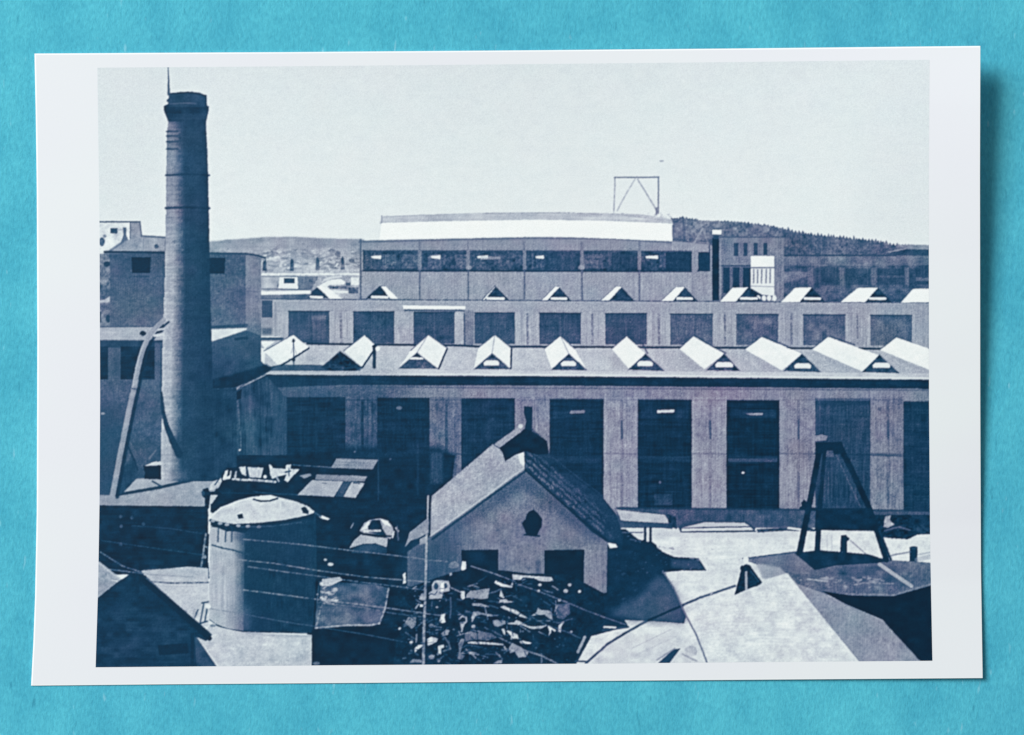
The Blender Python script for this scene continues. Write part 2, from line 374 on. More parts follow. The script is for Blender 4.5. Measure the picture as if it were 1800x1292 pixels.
for i, (a_, b_) in enumerate(HX):
    ty = 698 + i * 1.1
    s('window'); tn = (36, 34, 40, 35, 33, 29, 57, 42)[i]
    P([(a_, ty), (b_, ty), (b_, 894 + i), (a_, 894 + i)], tn, h=4.5, m=2.5, v=4 + (i == 6) * 8)
    for q in (1, 2, 3): L([(a_ + (b_ - a_) * q / 4, ty + 6), (a_ + (b_ - a_) * q / 4, 888)], 1.3, tn + 26, a=.22, keep=True, dash=.5)
    for q in range(725, 885, 21): L([(a_ + 3, q), (b_ - 3, q + .5)], 1.3, tn + 30, a=.25, keep=True, dash=.5)
    if 2 < i < 6: R(a_ + 6, 720, b_ - 6, 735, 54, a=.4, h=6, m=6, keep=True); R(a_ + 3, 802, b_ - 3, 813, 56, a=.45, h=7, keep=True)
    if i == 3: P([(1002, 722), (1028, 721), (1028, 726), (1002, 727)], 120)
    if i == 4: P([(1155, 721), (1185, 720), (1185, 725), (1155, 726)], 200); R(1150, 868, 1182, 888, 70, a=.5, m=12, keep=True)
    if i == 5: P([(1310, 726.5), (1341, 726), (1341, 729.5), (1318, 729.5)], 150); R(1280, 806, 1366, 812, 84, a=.6, h=8, keep=True); E(1306, 831, 2.6, 1.8, 235, keep=True)
    if i == 6: R(a_, 700, b_, 712, 40, a=.5, keep=True); R(1436, 830, 1528, 890, 46, a=.5, v=10, keep=True); [L([(q, 830), (q, 885)], 1.4, 112, a=.4, keep=True) for q in (1449, 1456, 1462, 1495, 1504)]
    s()
L([(1433, 797), (1648, 803)], 4, 44, a=.6)
E(702, 717, 5, 3, 130, keep=True, a=.7); E(1160, 848, 2, 2.5, 140, keep=True, a=.6)
s('plinth', 'low dark plinth below the piers at the right'); P([(1085, 893), (1648, 899), (1648, 930), (1085, 930)], 72, v=9, m=8); L([(1085, 893), (1648, 898)], 4, 46, a=.8); s()
# left end of the hall, in deep shade
s('end_wall', 'shaded left end wall of the hall'); P([(412, 686), (470, 662), (504, 700), (504, 815), (412, 815)], 54, v=12, m=6)
P([(426, 700), (444, 690), (452, 810), (436, 812)], 80, v=10, a=.7, soft=3); P([(480, 700), (503, 700), (503, 800), (480, 800)], 74, v=8, a=.6, soft=2)
for q in (405, 411, 417): L([(q, 705), (q + 2, 800)], 1.5, 96, a=.45, dash=.4)
L([(418, 700), (424, 790)], 1.8, 130, a=.5, dash=.5); E(421.5, 791, 1.8, 1.8, 220)
s('gutter'); L([(414, 685), (440, 672), (466, 659)], 2.6, 172, dash=.25); L([(447, 664), (462, 656.5)], 2.4, 186)
s(); P([(414, 690), (425, 684), (424, 700), (414, 705)], 28)
# dark yard under the hall
S('shaded_yard', 'deep shadow in front of the hall')
P([(378, 815), (503, 812), (600, 786), (770, 784), (800, 800), (760, 870), (740, 1010), (560, 1010), (378, 890)], 32, m=3, h=2.5, v=2, soft=5)
P([(370, 800), (800, 800), (760, 1172), (540, 1172), (540, 1000), (370, 900)], 31, m=3, h=2)
P([(600, 800), (760, 790), (757, 796), (600, 812)], 58, a=.4, soft=3, keep=True); R(757, 795, 778, 850, 68, v=7, a=.7, soft=2, keep=True); R(664, 805, 666, 880, 62, a=.6, keep=True); R(733, 780, 736, 870, 60, a=.45, soft=1, keep=True)
for (q, w) in ((686, 807), (624, 794)): E(q, w, 2, 1.5, 130, keep=True, a=.6)
# ---- left buildings
S('white_building', 'small white block at the far left of the printed picture')
P([(160, 391), (230, 391), (230, 447), (160, 447)], 214, m=9, f=5); P([(229, 391), (247, 391), (249, 417), (229, 432)], 134, m=10, f=6)
L([(160, 390), (246, 390)], 2.4, 62); L([(246, 391), (249, 416)], 2.4, 88); L([(229, 392), (229, 420)], 2, 95)
s('window'); P([(194, 401), (207, 401), (206, 411), (194, 410)], 62, f=8)
s(); P([(216, 400), (222, 400), (222, 413), (228, 427), (212, 427), (217, 413)], 96, m=12); E(179, 425, 5, 8, 84, f=14); E(184, 415, 3, 3, 120); L([(207, 404), (216, 404)], 1.3, 150)
S('tower_block', 'grey windowed block standing behind the chimney at the left')
P([(184, 446), (218, 424), (249, 416), (300, 417), (300, 446)], 150, m=9, f=5); L([(190, 443), (219, 423)], 4, 92, a=.7); L([(249, 415), (300, 418)], 3.5, 98); E(275, 433, 4, 4, 76, f=8); L([(252, 417), (252, 438)], 1.5, 120)
P([(364, 438), (400, 436), (440, 445), (466, 452), (466, 458), (364, 450)], 156, m=9); scatter(8, 370, 400, 436, 444, 2, 4, (110, 140), 55, a=.6)
P([(160, 446), (196, 446), (196, 578), (160, 578)], 104, m=18, f=14); E(188, 464, 6, 5, 48); E(189, 475, 4, 3, 140, a=.8); P([(170, 529), (184, 527), (192, 521), (196, 527), (194, 531), (176, 532)], 178); R(160, 548, 178, 566, 46, m=8); E(190, 560, 4, 7, 56); R(176, 535, 194, 545, 92, m=10)
P([(193, 446), (300, 446), (300, 576), (193, 576)], 74, g=('y', 450, 560, 90), m=4, f=3, h=2)
P([(366, 447), (434, 447), (434, 600), (366, 600)], 74, g=('y', 450, 575, 94), m=4, f=5); P([(432, 448), (459, 452), (459, 602), (432, 602)], 122, g=('y', 540, 600, 92), m=6, v=5, f=4)
L([(432, 512), (458, 513)], 1.3, 90, a=.6)
L([(184, 443), (300, 444)], 4.5, 46); L([(366, 445), (432, 446), (452, 449), (466, 453)], 3.5, 58)
s('window'); P([(231, 452), (265, 452), (264, 480), (232, 480)], 31)
s('window'); P([(366, 453), (396, 453), (395, 481), (366, 481)], 34)
s(); L([(235, 486), (262, 486)], 2.4, 58); L([(366, 487), (392, 488)], 2, 72, a=.6); L([(366, 575), (434, 571)], 4, 52, a=.7)
s('flat_roof', 'pale flat roof strip in front of the tower block'); P([(160, 575), (300, 575), (300, 598), (160, 598)], 168, m=5, h=6); L([(160, 598), (300, 599)], 2, 80); L([(210, 592), (252, 592)], 1.2, 130, a=.6)
L([(160, 575), (272, 574)], 2, 70, a=.7); E(251, 586, 6, 4.5, 38)
s('canopy', 'pale wedge of roof right of the chimney'); P([(366, 579), (434, 576.5), (433, 580), (373, 600), (366, 600)], 206, m=6)
s(); L([(366, 576), (434, 574)], 2.5, 50, a=.6)
P([(366, 601), (376, 600), (434, 581), (459, 590), (459, 635), (470, 645), (489, 642), (462, 660), (412, 682), (366, 684)], 68, g=('y', 600, 670, 52), m=4)
L([(414, 596), (434, 594)], 5, 48); P([(366, 668), (410, 658), (468, 640), (480, 648), (450, 664), (414, 682), (366, 684)], 33, m=3, soft=1.5)
P([(366, 684), (416, 682), (416, 830), (366, 850)], 50, m=5, v=4)
S('lower_building', 'dark lower building with broad windows left of the chimney')
P([(160, 599), (300, 599), (300, 875), (160, 875)], 80, g=('y', 690, 860, 70), m=5, f=4, h=2)
P([(160, 720), (225, 720), (200, 872), (160, 872)], 55, a=.8, soft=12, keep=True); P([(160, 599), (300, 599), (300, 612), (160, 612)], 52, m=4)
for a_, b_ in ((160, 190), (212, 272)): s('window'); R(a_, 609, b_, 667, 34, m=4, h=3)
s(); R(190, 611, 212, 667, 78, m=6); R(272, 602, 288, 670, 86, m=6, a=.8); E(181, 727, 4, 2, 175, keep=True); L([(176, 733), (192, 725)], 1.6, 52, a=.5); L([(240, 664), (272, 667)], 1.6, 58, a=.6)
L([(232, 760), (282, 757)], 1.5, 96, a=.4); P([(160, 868), (200, 868), (200, 700), (172, 700)], 62, a=.4, keep=True, soft=8)
S('platform', 'pale concrete platform at the foot of the chimney')
P([(160, 869), (198, 871), (240, 843), (372, 842), (384, 852), (374, 868), (366, 892), (160, 889)], 152, g=('x', 180, 370, 160), m=5, f=4)
P([(200, 872), (238, 842), (290, 838), (345, 842)], 168, m=5); L([(204, 870), (280, 857), (345, 842)], 5.5, 46); L([(268, 846), (284, 855)], 3, 60)
P([(198, 871), (215, 826), (232, 800), (246, 835), (215, 868)], 56, m=6, v=5)
s('box', 'dark box with a white lid beside the chimney foot'); P([(252, 818), (286, 817), (286, 843), (254, 842)], 27); P([(254, 819), (270, 812), (283, 811), (285, 818)], 200)
s(); L([(222, 778), (236, 808), (246, 838)], 3, 42); L([(226, 772), (240, 800)], 1.4, 120, a=.4); E(248, 832, 7, 7, 62); L([(262, 806), (274, 792)], 3, 130, a=.5)
P([(160, 888), (366, 890), (366, 1010), (160, 1010)], 31, m=4, h=3)
# ---- chimney
S('chimney', 'tall round factory chimney at the left of the printed picture')
yl = [(182, 297), (186, 288.5), (193, 288), (206, 293), (216, 296), (232, 293.5), (310, 292.5), (366, 292), (430, 290.5), (500, 289), (560, 287), (620, 285), (700, 284), (780, 283), (846, 283)]
yr = [(846, 378), (700, 374), (620, 373), (560, 371), (500, 369.5), (440, 368.5), (360, 367), (310, 366), (265, 364.5), (215, 362), (203, 365), (188, 367), (182, 362)]
P([(x, y) for y, x in yl] + [(x, y) for y, x in yr], 54, m=3, h=2)
yv = YY[:, :]; lx = np.interp(yv, [q[0] for q in yl], [q[1] for q in yl])
inch = (ID == cur)
du = XX - lx
k = np.clip((yv - 215) / 300, 0, 1)
lit = (112 + 58 * k) ; wid = 20 + 6 * k
sh = lit * (1 - np.clip((du - wid * .62) / (wid * .85), 0, 1) ** .8) + 52 * np.clip((du - wid * .62) / (wid * .85), 0, 1) ** .8
sh = np.where(yv > 690, np.maximum(sh, 40), sh)
sh = sh + (HS * 9 + M2 * 5 + M1 * 3) * (sh > 70) + M1 * 2.5 + HS * 1.5
sh = sh + 14 * np.exp(-((du - 2) / 3) ** 2) * (yv > 430)
bt = np.clip((du - 55) / 20, 0, 1); sh = sh - 7 * bt
T[inch & (yv > 212)] = sh[inch & (yv > 212)]
P([(302, 206), (356, 206), (356, 226), (304, 224)], 46, a=.5, soft=4, keep=True)
for yy, t_ in ((231, 40), (239, 44), (249, 44), (262, 40)): L([(293, yy), (312, yy)], 3.2, t_, a=.8)
for yy in (235, 245, 258): L([(295, yy), (313, yy - 1)], 2, 128, a=.5)
P([(300, 216), (312, 222), (312, 268), (300, 268)], 96, a=.25, soft=2, keep=True)
for yy in (308, 366): s('iron_band'); L([(291.5, yy), (330, yy - 2), (368, yy)], 4.5 if yy > 320 else 3.6, 38, a=.8, m=4)
for yy in (423, 449, 466, 523, 601): s(); L([(290, yy), (310, yy)], 1.8, 110, a=.3, dash=.6)
s(); L([(293, 416), (311, 416)], 3, 170, a=.4); E(307, 425, 4, 3, 85, a=.6); E(321, 439, 2, 2, 110, a=.5)
L([(283.5, 610), (283, 690), (285, 735)], 2, 52, a=.7)
L([(284, 690), (287, 725), (294, 752), (304, 776), (315, 798)], 4, 42, w2=14, a=.95); P([(300, 765), (318, 770), (320, 815), (312, 800)], 42, a=.7, soft=3, keep=True)
E(305, 688, 6, 4, 130, a=.5, soft=1); P([(300, 828), (330, 826), (330, 843), (290, 845)], 110, a=.35, soft=4, keep=True)
s('chimney_cap', 'dark flared cap of the chimney')
P([(297, 164), (318, 161.5), (335, 161), (352, 163), (362, 168), (363, 186), (367, 188), (366, 198), (363, 206), (361, 212), (297, 214), (293, 206), (288.5, 195), (288, 188), (295, 185)], 50, m=5, h=3)
L([(298, 182.5), (330, 181), (345, 182)], 2, 98, a=.7); P([(288, 187), (367, 189), (366, 199), (290, 200)], 38, m=4); L([(297, 165), (335, 162), (362, 168)], 2, 38); L([(362, 168), (363, 188)], 2.4, 40)
E(298, 177, 5, 4, 60)
s('lightning_rod', 'thin rod on top of the chimney'); L([(295.5, 118), (296.3, 142), (296.5, 166)], 1.1, 72, w2=4.4)
# ---- pipe
S('slanting_pipe', 'long pale pipe slanting down beside the chimney')
pp = [(288, 563), (278, 572), (268, 583), (259, 596), (252, 612), (247, 628), (242, 648), (236, 680), (228, 715), (220, 755), (211, 800), (204, 838), (198, 870)]
L([(q[0] + 8, q[1] + 3) for q in pp], 4, 36, w2=7, a=.85); P([(288, 566), (288, 582), (268, 594), (258, 606)], 46); L([(272, 590), (287, 588)], 5, 200); L([(276, 580), (288, 578)], 4, 190)
L(pp, 8.5, 150, w2=9.5, m=7); L([(q[0] + 2, q[1]) for q in pp], 1.4, 110, a=.5, dash=.4); L([(q[0] - 3, q[1]) for q in pp[3:8]], 1.5, 205, a=.6)
L([(232, 683), (240, 684)], 2, 70)
# ---- wagons and gear on the siding
S('loaded_wagon', 'flat wagon with white pieces and pale panels, in front of the chimney foot')
P([(384, 845), (400, 822), (515, 816), (665, 822), (640, 882), (560, 876), (385, 868)], 30, m=4)
L([(512, 817), (588, 822)], 1.6, 112, dash=.3); L([(445, 864), (480, 868), (525, 870)], 1.6, 88, a=.7, dash=.3); L([(386, 866), (520, 869)], 2, 52, a=.6)
s('white_piece'); P([(391, 842), (396, 828), (401, 826), (399, 838), (404, 835), (405, 827), (407, 828), (405, 842), (393, 844)], 210, f=8)
s('white_piece'); P([(411, 842), (414, 828), (416, 828), (415, 842)], 180); P([(420, 821), (432, 820), (433, 837), (425, 833)], 200, f=10)
s('white_piece'); P([(434, 821), (463, 822), (459, 840), (437, 839)], 196, f=9); L([(434, 822), (438, 838)], 2, 60); E(466, 838, 3, 3, 220)
s('white_piece'); P([(473, 816), (477, 818), (480, 823), (502, 824), (503, 817), (512, 816), (511, 824), (527, 825), (512, 840), (506, 848), (500, 844), (503, 834), (488, 838), (479, 842), (475, 835)], 204, f=9); L([(502, 830), (510, 828)], 3, 60); L([(490, 846), (487, 840)], 3, 160); L([(508, 836), (508, 824)], 2, 90)
s('white_piece'); L([(409, 842), (435, 844)], 3.6, 200, dash=.3); L([(437, 843), (484, 847)], 3.8, 214, dash=.2)
s('panel', 'upper pale panel'); P([(582, 822), (591, 807), (664, 809), (655, 825)], 138, h=10, m=7); L([(592, 807), (663, 809)], 2, 165, a=.6); L([(596, 812), (650, 815)], 2, 105, a=.6, dash=.3)
s('panel', 'narrow pale strip'); P([(556, 834), (618, 836), (645, 838), (641, 846), (612, 846), (554, 843)], 128, h=10, m=6); P([(526, 836), (545, 832), (548, 836), (535, 841)], 128, m=8); L([(618, 837), (643, 839)], 3, 160, a=.8)
s('panel'); P([(523, 870), (548, 844), (604, 846), (587, 873)], 172, m=5, f=4); L([(567, 849), (574, 850)], 1.5, 90)
s('panel'); P([(604, 873), (618, 847), (641, 849), (625, 875)], 182, m=5, f=4); L([(622, 849), (632, 850)], 2, 60); P([(603, 846), (617, 846), (603, 873), (589, 873)], 60, m=5)
S('pump', 'dark valve post with white fittings beside the tank')
P([(375, 846), (386, 842), (388, 836), (390, 846), (384, 858), (370, 862), (366, 858)], 186, f=16); P([(368, 870), (383, 870), (372, 886), (367, 884)], 190); P([(356, 860), (366, 857), (368, 864), (390, 864), (390, 870), (370, 870), (367, 894), (360, 894), (360, 876), (355, 872)], 32, f=8); L([(378, 852), (388, 838)], 2, 50); E(357, 867, 3, 5, 60)
# ---- round tank
S('round_tank', 'round storage tank with a pale domed top, lower left of the printed picture')
P([(370, 912), (555, 903), (557, 1000), (555, 1112), (500, 1111), (430, 1109), (400, 1105), (380, 1098), (368, 1090)], 42, m=3, v=3)
P([(371, 915), (430, 925), (428, 1109), (398, 1104), (380, 1097), (368, 1088)], 176, g=('x', 396, 446, 116), v=9, m=5, soft=0, keep=False)
P([(420, 920), (452, 925), (452, 1110), (420, 1108)], 66, g=('x', 420, 446, 42), v=5, a=.7, soft=6, keep=True); P([(430, 920), (470, 925), (470, 1109), (436, 1108)], 42, a=.8, soft=5, keep=True)
P([(440, 930), (552, 926), (552, 985), (440, 975)], 46, a=.5, soft=6, keep=True, v=3); P([(400, 1060), (440, 1065), (440, 1108), (400, 1104)], 112, a=.4, soft=6, keep=True)
P([(370, 917), (400, 925), (440, 928), (430, 938), (412, 934), (398, 934), (384, 928), (371, 926)], 36)
for q in (384, 397, 408): L([(q, 928), (q - 1, 952)], 3, 48, a=.75)
P([(410, 932), (440, 938), (440, 956), (412, 950)], 60, a=.5, soft=4, keep=True)
L([(372, 958), (390, 963), (410, 967), (436, 975)], 3, 60, a=.85); L([(373, 961), (400, 970)], 2, 190, a=.5); P([(410, 968), (440, 976), (440, 984), (420, 980)], 50, a=.5, soft=3, keep=True)
L([(371, 925), (369, 1088)], 3, 192, a=.7)
for q, w in ((388, 190), (396, 196), (404, 150), (411, 186)): L([(q, 985), (q, 1092)], 2, w, a=.3, dash=.4)
L([(380, 1099), (400, 1106), (430, 1110), (552, 1113)], 2, 28)
s('tank_roof', 'pale domed roof of the tank')
P([(368, 911), (371, 904), (388, 892), (418, 880), (445, 873), (470, 870.5), (490, 874), (522, 882), (545, 892), (554, 901), (538, 906), (500, 914), (455, 919), (412, 921), (385, 918), (370, 915)], 204, m=5, f=4)
L([(369, 910), (388, 893), (420, 880), (445, 874)], 3, 228, a=.7); P([(375, 905), (400, 893), (440, 885), (444, 892), (405, 900)], 180, a=.5, soft=3, keep=True); P([(494, 880), (500, 882), (500, 893), (496, 890)], 165, a=.5, soft=1)
s('hatch'); P([(444, 877), (458, 871), (476, 870), (488, 874), (488, 878), (470, 881), (452, 881)], 218); L([(446, 878), (458, 881), (474, 880.5), (488, 876)], 3, 40)
s('vent_cap'); P([(417, 905), (426, 903), (428, 911), (419, 912)], 34); L([(420, 902), (426, 900)], 2, 225)
s('vent_cap'); P([(529, 893), (536, 890), (543, 898), (542, 904), (533, 902)], 34); P([(538, 888), (553, 899), (547, 903), (541, 896)], 206, f=8)
s('rim'); L([(370, 915), (385, 920), (412, 924), (455, 923), (500, 918), (540, 909)], 5, 38)
for q, w in ((374, 916), (387, 920), (399, 922), (419, 924), (436, 925), (455, 926)): E(q, w, 4, 2.6, 170, a=.9 if q < 440 else .5)
L([(430, 926), (480, 925), (530, 918)], 2, 105, a=.5, dash=.5)
s('spout'); P([(560, 907), (566, 906), (580, 912), (576, 914), (564, 911)], 222); L([(553, 901), (564, 908)], 2.5, 75)
s('ladder', 'post and ladder at the left side of the tank'); L([(362, 938), (357, 975), (353, 1000)], 3, 150, dash=.3); L([(366, 940), (362, 1000)], 4, 34); P([(352, 1000), (366, 985), (368, 1017), (354, 1016)], 24); E(360, 979, 3, 3, 130); L([(358, 960), (364, 962)], 2, 150)
# ---- yard ground left
S('yard_ground', 'sunlit pale ground of the works yard')
P([(248, 1003), (290, 1000), (330, 996), (366, 999), (368, 1092), (384, 1102), (430, 1112), (551, 1116), (549, 1176), (380, 1180), (340, 1130)], 192, m=6, f=5, h=4)
P([(250, 1002), (330, 1000), (366, 1000), (366, 1012), (262, 1014)], 158, a=.5, soft=4, keep=True)
L([(262, 1022), (300, 1025), (366, 1024)], 3, 56, a=.85, dash=.3); L([(270, 1030), (340, 1031)], 1.5, 160, a=.5)
L([(432, 1113), (480, 1117), (552, 1119)], 3, 150, a=.5)
for a_, b_, t_ in (((340, 1090), (348, 1072), 60), ((352, 1095), (358, 1062), 70), ((360, 1092), (364, 1070), 60), ((355, 1060), (366, 1058), 50), ((346, 1098), (364, 1092), 46)): L([a_, b_], 3, t_, a=.85)
E(366, 1066, 5, 4, 220); E(358, 1104, 8, 3, 215); E(374, 1100, 5, 2.5, 120); E(326, 1075, 4, 3, 110, a=.7); P([(340, 1070), (345, 1070), (342, 1088), (336, 1090)], 160, a=.7)
# ---- left house
S('dark_house', 'dark gabled house in the bottom left corner of the printed picture')
P([(160, 985), (176, 989), (214, 1020), (200, 1030), (160, 1058)], 148, m=8, f=8); L([(174, 989), (212, 1019)], 4, 186, a=.8); L([(196, 1020), (210, 1022)], 2, 205)
P([(160, 1060), (208, 1022), (238, 1003), (256, 1012), (300, 1052), (374, 1116), (362, 1127), (346, 1120), (346, 1130), (388, 1180), (160, 1182)], 37, m=4, h=2)
P([(160, 1080), (240, 1050), (340, 1112), (346, 1180), (160, 1180)], 44, m=5, h=4, soft=5, keep=True, a=.8)
L([(236, 1006), (300, 1062), (368, 1122)], 9, 29); L([(258, 1016), (320, 1068), (342, 1088)], 2, 205, a=.35); L([(346, 1122), (386, 1174)], 3, 206, a=.8); P([(342, 1120), (346, 1120), (384, 1176), (346, 1176)], 60, m=6)
s('window'); P([(277, 1134), (330, 1130), (332, 1148), (280, 1152)], 30); s(); P([(200, 1158), (260, 1155), (258, 1168), (196, 1168)], 33, a=.7, soft=2)
L([(338, 1118), (338, 1178)], 6, 31, a=.8); L([(240, 990), (242, 1040)], 7, 34); P([(160, 1168), (340, 1166), (340, 1182), (160, 1182)], 36, a=.4, soft=3)
# ---- steam truck
S('truck', 'dark truck with a rounded cab and loaded open bed, standing right of the tank')
P([(550, 1100), (556, 1010), (600, 960), (625, 930), (660, 908), (694, 925), (720, 960), (745, 1060), (752, 1180), (548, 1180)], 29, m=4, h=2)
s('cab', 'rounded pale cab of the truck'); P([(632, 933), (640, 920), (650, 914), (668, 911), (682, 915), (690, 926), (693, 940), (686, 948), (676, 942), (640, 938)], 172, m=12, f=10)
P([(646, 920), (655, 914), (668, 914), (672, 928), (680, 942), (648, 936)], 38, m=6); P([(634, 932), (646, 918), (652, 917), (644, 930)], 214); L([(640, 934), (668, 933)], 4, 222, dash=.2); P([(668, 912), (682, 916), (688, 926), (676, 922)], 222); L([(634, 938), (690, 943)], 3, 30)
P([(614, 964), (622, 950), (634, 940), (660, 944), (682, 946), (680, 962), (660, 955), (638, 956), (620, 962)], 176, m=6, f=5); P([(620, 964), (640, 956), (662, 956), (680, 964), (680, 972), (618, 972)], 54, m=5)
L([(696, 928), (700, 934)], 3, 180); L([(692, 935), (690, 945)], 3, 200); L([(698, 925), (700, 950)], 2, 90); L([(621, 920), (617, 928)], 2, 140); E(572, 984, 3, 2, 170); E(581, 992, 5, 3, 190)
s('load', 'grey rubble heaped in the bed of the truck'); P([(560, 1022), (600, 1024), (660, 1028), (684, 1034), (678, 1070), (666, 1098), (600, 1101), (554, 1103), (556, 1070)], 78, m=12, f=8)
P([(592, 1024), (640, 1028), (664, 1040), (640, 1052), (600, 1050)], 104, m=14, a=.6, soft=3); P([(566, 1064), (668, 1072), (660, 1094), (562, 1098)], 92, m=12, a=.7, soft=2); P([(650, 1030), (680, 1036), (672, 1062), (655, 1050)], 62, a=.7, soft=3)
scatter(34, 556, 590, 1018, 1064, 2, 5, (140, 225), 61, a=.8, keep=False); P([(566, 1018), (598, 1014), (602, 1020), (580, 1030), (566, 1030)], 188, f=14); L([(562, 1030), (560, 1062)], 3, 40)
s('bed_rim'); L([(683, 1034), (677, 1070), (667, 1096)], 2.6, 172, dash=.35); L([(667, 1096), (650, 1099), (610, 1099), (554, 1104)], 2.6, 186, dash=.25); L([(566, 1060), (556, 1100)], 2, 150, dash=.4)
s(); P([(548, 1108), (690, 1104), (735, 1180), (548, 1180)], 25, m=3); E(556, 1166, 6, 3, 130, a=.6, f=20); scatter(12, 690, 740, 1080, 1110, 2, 4, (36, 60), 62, a=.6)
# ---- right yard
S('sunlit_yard', 'sunlit pale yard in front of the main hall on the right')
P([(1050, 928), (1648, 928), (1648, 1182), (1000, 1182), (1010, 1160), (1060, 1090)], 217, m=5, f=4, h=3)
P([(1085, 930), (1400, 930), (1400, 945), (1085, 945)], 196, a=.6, soft=3, keep=True); P([(1060, 1130), (1190, 1108), (1230, 1180), (1040, 1180)], 198, m=8, a=.6, soft=5, keep=True)
P([(1010, 928), (1100, 930), (1122, 948), (1148, 955), (1165, 970), (1186, 979), (1228, 981), (1242, 1003), (1200, 1003), (1166, 1006), (1184, 1032), (1206, 1085), (1202, 1096), (1150, 1092), (1098, 1090), (1105, 1102), (1078, 1108), (1040, 1118), (1018, 1150), (1000, 1182), (950, 1182), (950, 1000)], 35, m=3)
P([(1160, 1010), (1184, 1032), (1206, 1085), (1202, 1096), (1110, 1090), (1070, 1080), (1130, 1040)], 74, a=.9, soft=5, m=5, keep=True); P([(1180, 984), (1226, 984), (1240, 1002), (1180, 998)], 66, a=.8, keep=True, soft=2)
L([(1060, 1108), (1104, 1102)], 4, 60); L([(1062, 1102), (1082, 1103)], 3, 215)
for q in range(9):
    L([(1108 + q * 9, 948 + q * 3), (1190 + q * 14, 962 + q * 5 + (q % 3) * 3), (1290 + q * 9, 956 + q * 6)], 1.6, 190, a=.3, dash=.8, keep=True)
scatter(150, 1100, 1400, 938, 1010, .6, 1.8, (150, 196), 72, a=.35); scatter(60, 1080, 1190, 960, 1085, 1, 4, (42, 74), 73, a=.4, asp=2)
s('cable', 'dark curved cable lying across the sunlit yard'); L([(1030, 1166), (1068, 1132), (1104, 1110), (1140, 1090), (1180, 1072), (1232, 1050), (1292, 1030)], 4.2, 76, m=9); L([(1140, 1090), (1200, 1064)], 4.5, 34); s()
P([(1014, 1150), (1030, 1120), (1026, 1117), (1008, 1148)], 176, m=10); L([(1034, 1120), (1008, 1168)], 8, 40); L([(1010, 1162), (1034, 1163)], 3, 60)
P([(1150, 1172), (1184, 1141), (1196, 1140), (1172, 1172)], 50); L([(1155, 1160), (1186, 1140)], 3, 120, a=.7); E(1214, 1145, 11, 10, 176, m=14, f=10, a=.8); L([(1200, 1150), (1224, 1162)], 3, 120, a=.6); L([(1110, 1140), (1180, 1106)], 1.5, 170, a=.6); L([(1120, 1150), (1190, 1118)], 1.5, 176, a=.5)
scatter(14, 1225, 1300, 1040, 1060, 1, 3, (170, 230), 71, a=.6)
s('timber_stack', 'pale timber stack against the hall plinth'); P([(1085, 896), (1130, 899), (1172, 904), (1184, 918), (1182, 930), (1140, 925), (1090, 919)], 62); P([(1084, 896), (1168, 905), (1178, 920), (1092, 915)], 186, m=8); P([(1172, 903), (1188, 908), (1190, 930), (1176, 926)], 44, f=12); R(1095, 921, 1130, 928, 70, a=.7)
s('timber_stack', 'second pale timber stack against the hall plinth'); P([(1192, 926), (1200, 920), (1236, 915), (1312, 916), (1328, 928), (1326, 935), (1196, 936)], 60); P([(1198, 928), (1238, 918), (1308, 919), (1318, 925), (1240, 926)], 196, m=6); P([(1198, 929), (1320, 927), (1325, 932), (1198, 934)], 205); L([(1200, 935), (1328, 934)], 2, 50)
s(); P([(1330, 930), (1420, 926), (1440, 934), (1380, 933), (1332, 936)], 52, f=12); L([(1386, 928), (1412, 932)], 4, 212); P([(1440, 905), (1640, 905), (1640, 935), (1440, 932)], 38, m=6, f=6)
L([(1092, 936), (1130, 936)], 2, 90)
s('bottle_pair', 'two dark posts with rounded bases in the house shadow'); L([(1134, 928), (1134, 962)], 4.5, 38); L([(1143.5, 928), (1143.5, 962)], 4.5, 38); P([(1124, 978), (1126, 952), (1132, 948), (1138, 956), (1143, 950), (1154, 958), (1156, 975)], 32)
s('heap', 'dark heap at the right edge of the yard'); P([(1540, 942), (1552, 930), (1570, 926), (1600, 925), (1648, 918), (1648, 938), (1612, 940), (1596, 948), (1562, 946)], 34, m=8, f=8); P([(1553, 926), (1556, 908), (1566, 906), (1564, 914), (1572, 922), (1560, 928)], 160, f=16); L([(1555, 933), (1580, 926), (1600, 932)], 2.5, 110, a=.7); P([(1605, 910), (1648, 905), (1648, 925), (1610, 922)], 38, m=8)
s('bollard', None); P([(1478, 941), (1487, 940), (1494, 947), (1489, 952), (1489, 972), (1477, 970)], 36)
s('bollard', None); P([(1599, 964), (1605, 961), (1613, 963), (1613, 996), (1599, 995)], 40); E(1606, 963, 7, 3, 56)
s('rope'); L([(1495, 950), (1520, 972), (1545, 985)], 1.8, 120, dash=.2); L([(1560, 978), (1575, 975), (1600, 970)], 3, 110, a=.7)
for q in (1445, 1454, 1462): L([(q, 940), (q, 970)], 1.3, 160, a=.5)
s(); L([(1612, 984), (1648, 976)], 8, 160, a=.5); L([(1614, 975), (1648, 968)], 2, 150, a=.6)
S('grey_roof', 'grey low roof below the trestle on the right')
P([(1306, 983), (1350, 977), (1400, 970), (1440, 976), (1560, 984), (1648, 990), (1648, 1030), (1572, 1050), (1450, 1046), (1404, 1028), (1380, 1010), (1345, 998)], 92, m=7, f=6, v=5)
P([(1308, 985), (1345, 980), (1400, 972), (1428, 1000), (1400, 1010), (1370, 1000)], 104, m=6); L([(1306, 982), (1400, 970)], 2.4, 70); P([(1330, 990), (1372, 998), (1384, 1010), (1360, 1020), (1340, 1016)], 160, m=10, soft=1.5)
